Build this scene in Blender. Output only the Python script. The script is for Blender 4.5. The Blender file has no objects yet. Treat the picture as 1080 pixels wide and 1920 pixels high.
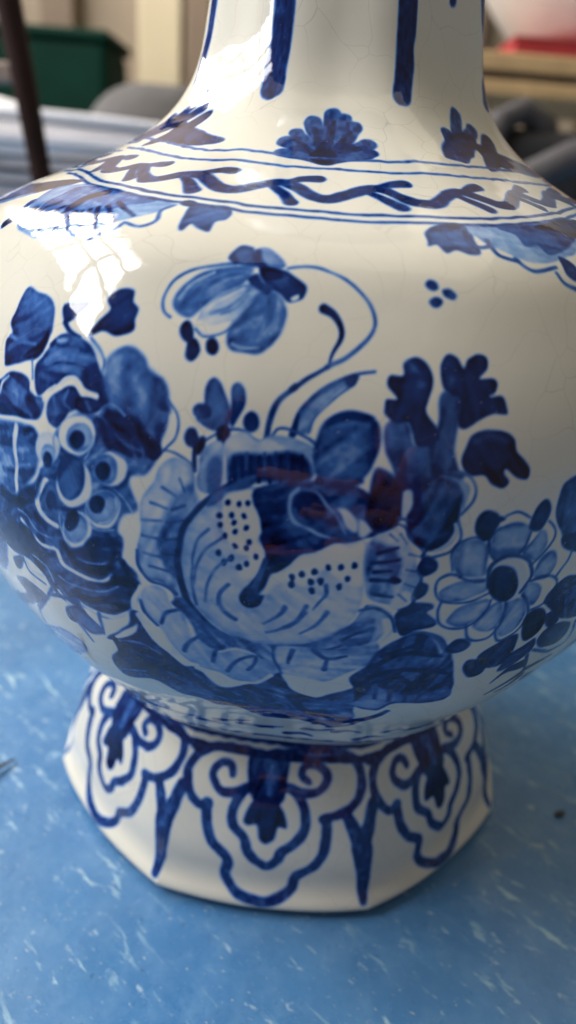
import bpy, bmesh, math, random
import numpy as np
from mathutils import Vector, Matrix

# ------------------------------------------------------------------ camera, light, exposure
scene = bpy.context.scene
S = 0.06                                    # metres per profile unit (radius of the vase's foot)
cam_data = bpy.data.cameras.new('camera')
cam = bpy.data.objects.new('camera', cam_data)
scene.collection.objects.link(cam)
scene.camera = cam
PITCH, ROLL = math.radians(23.793), math.radians(4.660)
cp, sp, cr, sr = math.cos(PITCH), math.sin(PITCH), math.cos(ROLL), math.sin(ROLL)
VIEWROT = np.array([[cr, -sr, 0], [sr, cr, 0], [0, 0, 1]]) @ np.array([[1, 0, 0], [0, -sp, -cp], [0, cp, -sp]])
right, down, fwd = (Vector(VIEWROT[i]) for i in range(3))
cm = Matrix((right, -down, -fwd)).transposed().to_4x4()
cm.translation = Vector((-0.05677, -2.76541, 2.40081)) * S
cam.matrix_world = cm
cam_data.sensor_fit = 'VERTICAL'
cam_data.sensor_height = 36.0
cam_data.lens = 36.0 * 1330.0 / 1920.0
cam_data.clip_start = 0.005
cam_data.clip_end = 50
cam_data.dof.use_dof = True
cam_data.dof.focus_distance = 0.112
cam_data.dof.aperture_fstop = 11.0

world = bpy.data.worlds.new('World')
scene.world = world
world.use_nodes = True
bgn = world.node_tree.nodes['Background']
bgn.inputs['Color'].default_value = (1.0, 0.93, 0.82, 1)
bgn.inputs['Strength'].default_value = 0.16

def area(name, loc, target, sx, sy, power, color):
    d = bpy.data.lights.new(name, 'AREA')
    d.shape = 'RECTANGLE'; d.size = sx; d.size_y = sy; d.energy = power; d.color = color
    o = bpy.data.objects.new(name, d)
    scene.collection.objects.link(o)
    o.location = loc
    o.rotation_euler = (Vector(target) - Vector(loc)).to_track_quat('-Z', 'Y').to_euler()
    return o
# the daylit window on the left of the table (reflected in the glaze)
WIN_X = -1.00
area('window_daylight', (WIN_X - 0.03, 0.36, 1.06), (0, 0.36, 1.06), 1.64, 0.92, 74.0, (0.98, 0.98, 1.0))
# pale light coming down from the ceiling of the room
area('ceiling_light', (-0.2, 0.75, 2.0), (-0.2, 0.75, 0.0), 2.4, 2.4, 15.5, (1.0, 0.86, 0.58))

scene.view_settings.view_transform = 'Standard'
scene.view_settings.look = 'None'
scene.view_settings.gamma = 1.0
scene.view_settings.exposure = 0.10
scene.cycles.use_denoising = True
scene.cycles.max_bounces = 8

# ------------------------------------------------------------------ helpers
col = scene.collection
def tag(o, label=None, cat=None, group=None, kind=None):
    if label: o['label'] = label
    if cat: o['category'] = cat
    if group: o['group'] = group
    if kind: o['kind'] = kind
    return o
def empty(name, loc=(0, 0, 0), rz=0):
    o = bpy.data.objects.new(name, None); col.objects.link(o)
    o.location = loc; o.rotation_euler = (0, 0, rz); o.empty_display_size = 0.02
    return o
def link(name, me, mat, parent=None, smooth=True):
    o = bpy.data.objects.new(name, me); col.objects.link(o)
    if mat: me.materials.append(mat)
    if smooth: me.polygons.foreach_set('use_smooth', [True] * len(me.polygons))
    if parent: o.parent = parent
    return o
def bm_obj(name, bm, mat, parent=None, smooth=False):
    me = bpy.data.meshes.new(name); bm.normal_update(); bm.to_mesh(me); bm.free()
    return link(name, me, mat, parent, smooth)
def add_box(bm, c, size, bevel=0.0, rot=None, seg=2):
    r = bmesh.ops.create_cube(bm, size=1.0)
    vs = r['verts']
    bmesh.ops.scale(bm, vec=size, verts=vs)
    if bevel:
        es = list({e for v in vs for e in v.link_edges})
        g = bmesh.ops.bevel(bm, geom=es, offset=bevel, segments=seg, affect='EDGES', profile=0.5)
        vs = list({v for f in g['faces'] for v in f.verts} | {v for v in vs if v.is_valid})
    if rot is not None: bmesh.ops.rotate(bm, cent=(0, 0, 0), matrix=rot, verts=vs)
    bmesh.ops.translate(bm, vec=c, verts=vs)
    return vs
def tube(bm, pts, radii, n=12):
    pts = [Vector(p) for p in pts]; rings = []
    up = Vector((0.13, 0.2, 1)).normalized()
    for i, p in enumerate(pts):
        t = (pts[min(i + 1, len(pts) - 1)] - pts[max(i - 1, 0)]).normalized()
        a = t.cross(up)
        if a.length < 1e-3: a = t.cross(Vector((1, 0, 0)))
        a.normalize(); b = t.cross(a)
        r = radii[i] if hasattr(radii, '__len__') else radii
        rings.append([bm.verts.new(p + r * (math.cos(k * 2 * math.pi / n) * a + math.sin(k * 2 * math.pi / n) * b)) for k in range(n)])
    for A, B in zip(rings, rings[1:]):
        for k in range(n): bm.faces.new((A[k], A[(k + 1) % n], B[(k + 1) % n], B[k]))
    bm.faces.new(rings[0][::-1]); bm.faces.new(rings[-1])

class Nodes:
    def __init__(self, name):
        self.m = bpy.data.materials.new(name); self.m.use_nodes = True
        self.t = self.m.node_tree; self.p = self.t.nodes['Principled BSDF']
    def n(self, typ, **kw):
        x = self.t.nodes.new(typ)
        for k, v in kw.items():
            if k in x.inputs: x.inputs[k].default_value = v
            else: setattr(x, k, v)
        return x
    def l(self, a, b): self.t.links.new(a, b)
    def math(self, op, a, b=None, clamp=False):
        x = self.t.nodes.new('ShaderNodeMath'); x.operation = op; x.use_clamp = clamp
        for i, v in enumerate((a, b)):
            if v is None: continue
            if hasattr(v, 'is_output'): self.l(v, x.inputs[i])
            else: x.inputs[i].default_value = v
        return x.outputs[0]
    def ramp(self, fac, stops, interp='LINEAR'):
        x = self.t.nodes.new('ShaderNodeValToRGB'); r = x.color_ramp; r.interpolation = interp
        while len(r.elements) < len(stops): r.elements.new(0.5)
        for e, (p, c) in zip(r.elements, stops):
            e.position = p; e.color = (*c, 1) if hasattr(c, '__len__') else (c, c, c, 1)
        if fac is not None: self.l(fac, x.inputs[0])
        return x.outputs[0]
    def mix(self, fac, a, b, typ='MIX'):
        x = self.t.nodes.new('ShaderNodeMix'); x.data_type = 'RGBA'; x.blend_type = typ
        for s, v in ((x.inputs[0], fac), (x.inputs[6], a), (x.inputs[7], b)):
            if hasattr(v, 'is_output'): self.l(v, s)
            elif hasattr(v, '__len__'): s.default_value = (*v, 1)
            else: s.default_value = v
        return x.outputs[2]
    def noise(self, vec, scale, detail=4, rough=0.55, dist=0.0):
        x = self.n('ShaderNodeTexNoise', Scale=scale, Detail=detail, Roughness=rough, Distortion=dist)
        if vec is not None: self.l(vec, x.inputs['Vector'])
        return x.outputs['Fac']
    def coord(self, rot=(0, 0, 0), scale=(1, 1, 1)):
        tc = self.n('ShaderNodeTexCoord'); mp = self.n('ShaderNodeMapping')
        mp.vector_type = 'TEXTURE'          # turn first, then stretch
        mp.inputs['Rotation'].default_value = rot; mp.inputs['Scale'].default_value = scale
        self.l(tc.outputs['Object'], mp.inputs['Vector'])
        return mp.outputs['Vector']
def simple(name, color, rough=0.6, var=0.12, scale=60.0, bump=0.0, metallic=0.0, spec=0.5):
    N = Nodes(name); v = N.coord(); f = N.noise(v, scale, 5)
    a = tuple(c * (1 - var) for c in color); b = tuple(min(1, c * (1 + var)) for c in color)
    N.l(N.ramp(f, [(0.3, a), (0.7, b)]), N.p.inputs['Base Color'])
    N.p.inputs['Roughness'].default_value = rough; N.p.inputs['Metallic'].default_value = metallic; N.p.inputs['Specular IOR Level'].default_value = spec
    if bump:
        bn = N.n('ShaderNodeBump', Strength=bump, Distance=0.002); N.l(f, bn.inputs['Height']); N.l(bn.outputs[0], N.p.inputs['Normal'])
    return N.m

# ------------------------------------------------------------------ table top (the surface the vase stands on)
def table_material():
    N = Nodes('blue_speckled_table')
    iso = N.coord()
    st1 = N.coord(rot=(0, 0, math.radians(-42)), scale=(1.0, 0.24, 1))
    st2 = N.coord(rot=(0, 0, math.radians(-30)), scale=(1.0, 0.40, 1))
    big = N.noise(iso, 14, 4, 0.6)
    mid = N.noise(iso, 130, 5, 0.65)
    base = N.ramp(big, [(0.3, (0.052, 0.180, 0.400)), (0.7, (0.098, 0.270, 0.520))])
    base = N.mix(N.math('MULTIPLY', N.ramp(mid, [(0.45, 0.0), (0.75, 1.0)]), 0.55), base, (0.175, 0.350, 0.570))
    f1 = N.noise(st1, 75, 6, 0.62, 0.5)
    f2 = N.noise(st2, 170, 5, 0.62, 0.4)
    m1 = N.ramp(f1, [(0.595, 0.0), (0.64, 1.0)])
    m2 = N.ramp(f2, [(0.615, 0.0), (0.67, 1.0)])
    patch = N.ramp(N.noise(iso, 30, 3), [(0.40, 0.15), (0.60, 1.0)])
    m1 = N.math('MULTIPLY', m1, patch)
    c = N.mix(N.math('MULTIPLY', m1, 0.95), base, (0.42, 0.64, 0.72))
    c = N.mix(N.math('MULTIPLY', m2, 0.75), c, (0.40, 0.55, 0.66))
    sp_ = N.ramp(N.noise(st2, 620, 2, 0.5), [(0.69, 0.0), (0.75, 1.0)])
    c = N.mix(N.math('MULTIPLY', sp_, 0.8), c, (0.62, 0.62, 0.58))
    dk = N.ramp(N.noise(iso, 420, 3, 0.6), [(0.28, 1.0), (0.36, 0.0)])
    c = N.mix(N.math('MULTIPLY', dk, 0.5), c, (0.035, 0.085, 0.18))
    st3 = N.coord(rot=(0, 0, math.radians(-58)), scale=(1.0, 0.035, 1))
    scr = N.math('MULTIPLY', N.ramp(N.noise(st3, 26, 4, 0.6, 0.3), [(0.66, 0.0), (0.69, 1.0)]), N.ramp(N.noise(iso, 22, 2), [(0.48, 0.0), (0.6, 0.6)]))
    c = N.mix(scr, c, (0.42, 0.55, 0.62))
    grime = N.ramp(N.noise(iso, 9, 5, 0.65), [(0.46, 0.0), (0.74, 0.35)])
    c = N.mix(grime, c, (0.075, 0.130, 0.215))
    N.l(c, N.p.inputs['Base Color'])
    rg = N.ramp(N.noise(iso, 90, 4), [(0.3, 0.20), (0.7, 0.40)])
    N.l(rg, N.p.inputs['Roughness'])
    bn = N.n('ShaderNodeBump', Strength=0.25, Distance=0.0006)
    h = N.math('ADD', N.noise(iso, 260, 4, 0.6), N.math('MULTIPLY', m1, 0.35)); N.l(h, bn.inputs['Height'])
    N.l(bn.outputs[0], N.p.inputs['Normal'])
    return N.m
bm = bmesh.new(); add_box(bm, (0.0, 0.16, -0.0135), (1.5, 1.2, 0.027), 0.003)
tag(bm_obj('table_top', bm, table_material()), kind='structure')

# ------------------------------------------------------------------ the vase: profile, painted decoration, mesh
def cspl(x, y, xs):
    n = len(x); h = np.diff(x); A = np.zeros((n, n)); b = np.zeros(n); A[0, 0] = A[-1, -1] = 1
    for i in range(1, n - 1):
        A[i, i - 1] = h[i - 1]; A[i, i] = 2 * (h[i - 1] + h[i]); A[i, i + 1] = h[i]
        b[i] = 6 * ((y[i + 1] - y[i]) / h[i] - (y[i] - y[i - 1]) / h[i - 1])
    m = np.linalg.solve(A, b); i = np.clip(np.searchsorted(x, xs) - 1, 0, n - 2); a = x[i + 1] - xs; c = xs - x[i]; hh = h[i]
    return m[i] * a**3 / (6 * hh) + m[i + 1] * c**3 / (6 * hh) + (y[i] / hh - m[i] * hh / 6) * a + (y[i + 1] / hh - m[i + 1] * hh / 6) * c
# ---- vase profile in foot-radius units: closed form control points
_zf = np.array([0.0,.028,.09,.20,.35,.47,.56,.615])
_rf=np.array([.925,.990,.986,.960,.919,.873,.815,.775])
PZC=np.array([.615,.64,.665,.70,.75,.9,1.05,1.25,1.5,1.75,2.0,2.2,2.35,2.48,2.6,2.75,2.9,3.1,3.6,4.2])
PRC=np.array([.775,.788,.800,.845,.915,1.040,1.157,1.255,1.322,1.339,1.306,1.209,1.06,.775,.585,.478,.445,.42,.40,.40])
zf=np.linspace(0,.615,200);zb=np.linspace(.615,4.2,2400)
PZ=np.r_[zf,zb[1:]];PR=np.r_[cspl(_zf,_rf,zf),cspl(PZC,PRC,zb)[1:]]
PS=np.r_[0,np.cumsum(np.hypot(np.diff(PZ),np.diff(PR)))]
LOBE0=np.radians(-2.2)
def lobe_amp(z):
    return np.interp(z,[0,.1,.5,.62,.8,1.1,1.6,2.1,2.35,2.5,2.7,4.2],[.016,.017,.019,.022,.016,.013,.011,.012,.014,.014,.018,.018])
def lobes(th,z):
    ph=(th-LOBE0+np.pi/8)%(np.pi/4)-np.pi/8
    facet=(1/np.cos(ph)-1.030)/.045
    w=np.clip((.66-z)/.08,0,1)
    return -np.cos(8*ph)*(1-w)+facet*w
def radius(th,z):
    return np.interp(z,PZ,PR)*(1+lobe_amp(z)*lobes(th,z))
def s_of_z(z): return np.interp(z,PZ,PS)
def z_of_s(s): return np.interp(s,PS,PZ)

# Brushwork in surface coordinates (degrees round the vase, length along its profile), by part.
# ('line', density, width, end width, softness, points) or ('fill', density, edge pooling, softness, unevenness, points)
FOOT_PAINT = [
    ('line',0.76,0.0306,0.0347,0.0077,[(-6.0,0.67),(-11.6,0.677),(-17.2,0.67),(-21.5,0.631),(-22.9,0.565),(-21.5,0.498),(-18.9,0.457),(-16.5,0.463)]),
    ('line',0.76,0.0404,0.0381,0.008,[(-16.8,0.466),(-16.2,0.394),(-14.2,0.326),(-10.5,0.274),(-10.6,0.199),(-7.9,0.145),(-3.5,0.122),(0.2,0.13),(3.7,0.172),(4.7,0.228),(8.5,0.276),(10.4,0.341),(11.0,0.423),(10.7,0.46)]),
    ('line',0.76,0.0341,0.0301,0.0077,[(10.1,0.457),(14.7,0.483),(18.2,0.537),(19.4,0.608),(18.0,0.669),(13.5,0.695),(6.7,0.698),(-3.0,0.675)]),
    ('line',0.76,0.0278,0.0357,0.0077,[(-12.0,0.588),(-13.1,0.619),(-15.3,0.619),(-16.8,0.59),(-16.4,0.554),(-14.3,0.523),(-11.6,0.522),(-8.7,0.545)]),
    ('line',0.76,0.0271,0.0348,0.0076,[(6.3,0.591),(4.8,0.61),(5.6,0.643),(8.3,0.648),(10.8,0.624),(10.9,0.587),(8.6,0.556),(4.7,0.551),(2.4,0.564)]),
    ('line',0.76,0.0365,0.0365,0.0078,[(-9.4,0.527),(-10.7,0.471),(-10.2,0.407),(-7.2,0.361),(-6.1,0.313),(-2.5,0.265),(0.1,0.289),(1.2,0.329),(4.0,0.365),(6.1,0.421),(5.7,0.49),(3.7,0.55)]),
    ('line',0.76,0.0356,0.0356,0.0077,[(-9.6,0.527),(-7.7,0.55)]),
    ('line',0.76,0.0349,0.0349,0.0076,[(4.2,0.55),(1.5,0.566)]),
    ('fill',0.84,0.06,0.0092,0.15,[(-8.2,0.666),(0.8,0.68),(1.1,0.58),(0.5,0.516),(-2.1,0.491),(-6.1,0.504),(-8.1,0.564)]),
    ('fill',0.95,0.02,0.0093,0.1,[(-8.0,0.435),(-6.5,0.503),(-2.4,0.53),(0.5,0.491),(1.9,0.421),(-0.1,0.419),(-0.8,0.372),(-2.3,0.352),(-4.0,0.366),(-4.9,0.419),(-7.1,0.414)]),
    ('line',0.6,0.0384,0.0269,0.0122,[(-3.2,0.641),(-2.5,0.545)]),
    ('line',0.8,0.0338,0.0772,0.0082,[(19.2,0.13),(19.3,0.224),(18.8,0.345)]),
    ('line',0.76,0.0583,0.0404,0.0079,[(18.8,0.336),(17.2,0.412),(15.2,0.476)]),
    ('line',0.76,0.059,0.0454,0.0079,[(18.8,0.336),(20.5,0.434),(21.7,0.513)]),
    ('fill',0.86,0.05,0.0093,0.1,[(23.6,0.639),(22.8,0.636),(21.6,0.642),(20.7,0.653),(20.2,0.667),(20.4,0.678),(21.3,0.681),(22.5,0.676),(23.5,0.663),(23.9,0.649)]),
]
NECK_PAINT = [
    ('line',0.8,0.0581,0.0674,0.0067,[(-24.4,3.68),(-23.6,3.604),(-23.1,3.527),(-22.9,3.443),(-22.2,3.366)]),
    ('line',0.84,0.0574,0.0574,0.0067,[(19.6,3.699),(20.3,3.626),(20.4,3.55),(19.9,3.455),(18.4,3.374)]),
    ('line',0.8,0.0513,0.0373,0.0074,[(-64.4,3.692),(-64.1,3.637),(-64.2,3.553),(-65.3,3.48),(-62.1,3.403)]),
    ('line',0.8,0.0568,0.0379,0.0075,[(64.1,3.745),(66.4,3.642),(70.7,3.55),(62.2,3.403)]),
    ('line',0.8,0.0422,0.0271,0.0072,[(42.7,3.735),(43.2,3.654)]),
]
BAND_PAINT = [
    ('line',0.66,0.0125,0.0125,0.006,[(-60.0,3.16),(-56.0,3.1533),(-52.0,3.1467),(-48.0,3.14),(-44.0,3.1289),(-40.0,3.1178),(-36.0,3.1075),(-32.0,3.0975),(-28.0,3.091),(-24.0,3.095),(-20.0,3.106),(-16.0,3.0987),(-12.0,3.0922),(-8.0,3.0886),(-4.0,3.091),(0.0,3.0934)]),
    ('line',0.66,0.0125,0.0125,0.006,[(0.0,3.0934),(4.0,3.0952),(8.0,3.0968),(12.0,3.1012),(16.0,3.114),(20.0,3.115),(24.0,3.116),(28.0,3.1189),(32.0,3.1217),(36.0,3.1246),(40.0,3.126),(44.0,3.126),(48.0,3.1282),(52.0,3.1305),(56.0,3.1328),(60.0,3.135)]),
    ('line',0.64,0.0135,0.0135,0.006,[(-60.0,3.1),(-56.0,3.0933),(-52.0,3.0867),(-48.0,3.08),(-44.0,3.0689),(-40.0,3.0578),(-36.0,3.0475),(-32.0,3.0375),(-28.0,3.031),(-24.0,3.035),(-20.0,3.046),(-16.0,3.0387),(-12.0,3.0322),(-8.0,3.0286),(-4.0,3.031),(0.0,3.0334)]),
    ('line',0.64,0.0135,0.0135,0.006,[(0.0,3.0334),(4.0,3.0352),(8.0,3.0368),(12.0,3.0412),(16.0,3.054),(20.0,3.055),(24.0,3.056),(28.0,3.0589),(32.0,3.0617),(36.0,3.0646),(40.0,3.066),(44.0,3.066),(48.0,3.0682),(52.0,3.0705),(56.0,3.0728),(60.0,3.075)]),
    ('line',0.78,0.012,0.012,0.006,[(-60.0,2.925),(-56.0,2.9197),(-52.0,2.907),(-48.0,2.887),(-44.0,2.867),(-40.0,2.8554),(-36.0,2.8466),(-32.0,2.8365),(-28.0,2.8225),(-24.0,2.8113),(-20.0,2.8087),(-16.0,2.8015),(-12.0,2.7938),(-8.0,2.7892),(-4.0,2.7891),(0.0,2.7905)]),
    ('line',0.78,0.012,0.012,0.006,[(0.0,2.7905),(4.0,2.792),(8.0,2.8),(12.0,2.8073),(16.0,2.8127),(20.0,2.818),(24.0,2.8296),(28.0,2.8412),(32.0,2.8542),(36.0,2.8686),(40.0,2.883),(44.0,2.9003),(48.0,2.9177),(52.0,2.935),(56.0,2.94),(60.0,2.945)]),
    ('line',0.74,0.012,0.012,0.006,[(-60.0,2.895),(-56.0,2.8897),(-52.0,2.877),(-48.0,2.857),(-44.0,2.837),(-40.0,2.8254),(-36.0,2.8166),(-32.0,2.8065),(-28.0,2.7925),(-24.0,2.7813),(-20.0,2.7787),(-16.0,2.7715),(-12.0,2.7638),(-8.0,2.7592),(-4.0,2.7591),(0.0,2.7605)]),
    ('line',0.74,0.012,0.012,0.006,[(0.0,2.7605),(4.0,2.762),(8.0,2.77),(12.0,2.7773),(16.0,2.7827),(20.0,2.788),(24.0,2.7996),(28.0,2.8112),(32.0,2.8242),(36.0,2.8386),(40.0,2.853),(44.0,2.8703),(48.0,2.8877),(52.0,2.905),(56.0,2.91),(60.0,2.915)]),
    ('line',0.83,0.041,0.041,0.007,[(-62.2,2.974),(-60.2,2.976),(-58.2,2.995),(-56.2,3.015),(-54.2,3.021),(-52.2,3.002),(-50.2,2.973),(-48.2,2.943),(-46.2,2.932)]),
    ('line',0.78,0.022,0.042,0.007,[(-53.7,3.02),(-51.0,3.03),(-48.5,3.028)]),
    ('line',0.86,0.022,0.04,0.007,[(-56.0,3.012),(-53.3,2.975),(-51.1,2.928)]),
    ('line',0.83,0.041,0.041,0.007,[(-47.2,2.935),(-45.2,2.932),(-43.2,2.946),(-41.2,2.968),(-39.2,2.972),(-37.2,2.955),(-35.2,2.928),(-33.2,2.902),(-31.2,2.888)]),
    ('line',0.81,0.022,0.042,0.007,[(-38.7,2.974),(-36.1,2.987),(-33.3,2.994)]),
    ('line',0.86,0.022,0.04,0.007,[(-41.0,2.965),(-38.3,2.922),(-35.9,2.885)]),
    ('line',0.81,0.041,0.041,0.007,[(-32.2,2.89),(-30.2,2.892),(-28.2,2.909),(-26.2,2.932),(-24.2,2.941),(-22.2,2.932),(-20.2,2.906),(-18.2,2.876),(-16.2,2.865)]),
    ('line',0.83,0.022,0.042,0.007,[(-23.7,2.946),(-20.8,2.973),(-18.5,2.979)]),
    ('line',0.81,0.022,0.04,0.007,[(-26.0,2.931),(-23.3,2.89),(-21.2,2.845)]),
    ('line',0.79,0.041,0.041,0.007,[(-17.2,2.869),(-15.2,2.868),(-13.2,2.894),(-11.2,2.92),(-9.2,2.932),(-7.2,2.919),(-5.2,2.89),(-3.2,2.864),(-1.2,2.856)]),
    ('line',0.86,0.022,0.042,0.007,[(-8.7,2.933),(-6.1,2.957),(-3.5,2.966)]),
    ('line',0.83,0.022,0.04,0.007,[(-11.0,2.919),(-8.3,2.873),(-6.6,2.825)]),
    ('line',0.87,0.041,0.041,0.007,[(-2.2,2.854),(-0.2,2.865),(1.8,2.893),(3.8,2.924),(5.8,2.937),(7.8,2.928),(9.8,2.897),(11.8,2.874),(13.8,2.872)]),
    ('line',0.8,0.022,0.042,0.007,[(6.3,2.94),(8.8,2.966),(11.1,2.979)]),
    ('line',0.8,0.022,0.04,0.007,[(4.0,2.921),(6.7,2.881),(9.2,2.845)]),
    ('line',0.82,0.041,0.041,0.007,[(12.8,2.874),(14.8,2.881),(16.8,2.916),(18.8,2.947),(20.8,2.96),(22.8,2.949),(24.8,2.927),(26.8,2.906),(28.8,2.904)]),
    ('line',0.89,0.022,0.042,0.007,[(21.3,2.962),(24.1,2.988),(26.3,3.001)]),
    ('line',0.8,0.022,0.04,0.007,[(19.0,2.943),(21.7,2.904),(23.6,2.87)]),
    ('line',0.85,0.041,0.041,0.007,[(27.8,2.903),(29.8,2.913),(31.8,2.94),(33.8,2.967),(35.8,2.984),(37.8,2.98),(39.8,2.96),(41.8,2.943),(43.8,2.945)]),
    ('line',0.81,0.022,0.042,0.007,[(36.3,2.987),(38.8,3.01),(41.1,3.024)]),
    ('line',0.86,0.022,0.04,0.007,[(34.0,2.968),(36.7,2.939),(38.5,2.909)]),
    ('line',0.77,0.041,0.041,0.007,[(42.8,2.94),(44.8,2.954),(46.8,2.977),(48.8,3.0),(50.8,3.011),(52.8,3.009),(54.8,2.996),(56.8,2.98),(58.8,2.978)]),
    ('line',0.79,0.022,0.042,0.007,[(51.3,3.015),(53.7,3.031),(56.8,3.039)]),
    ('line',0.88,0.022,0.04,0.007,[(49.0,3.0),(51.7,2.982),(53.5,2.958)]),
]
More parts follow.
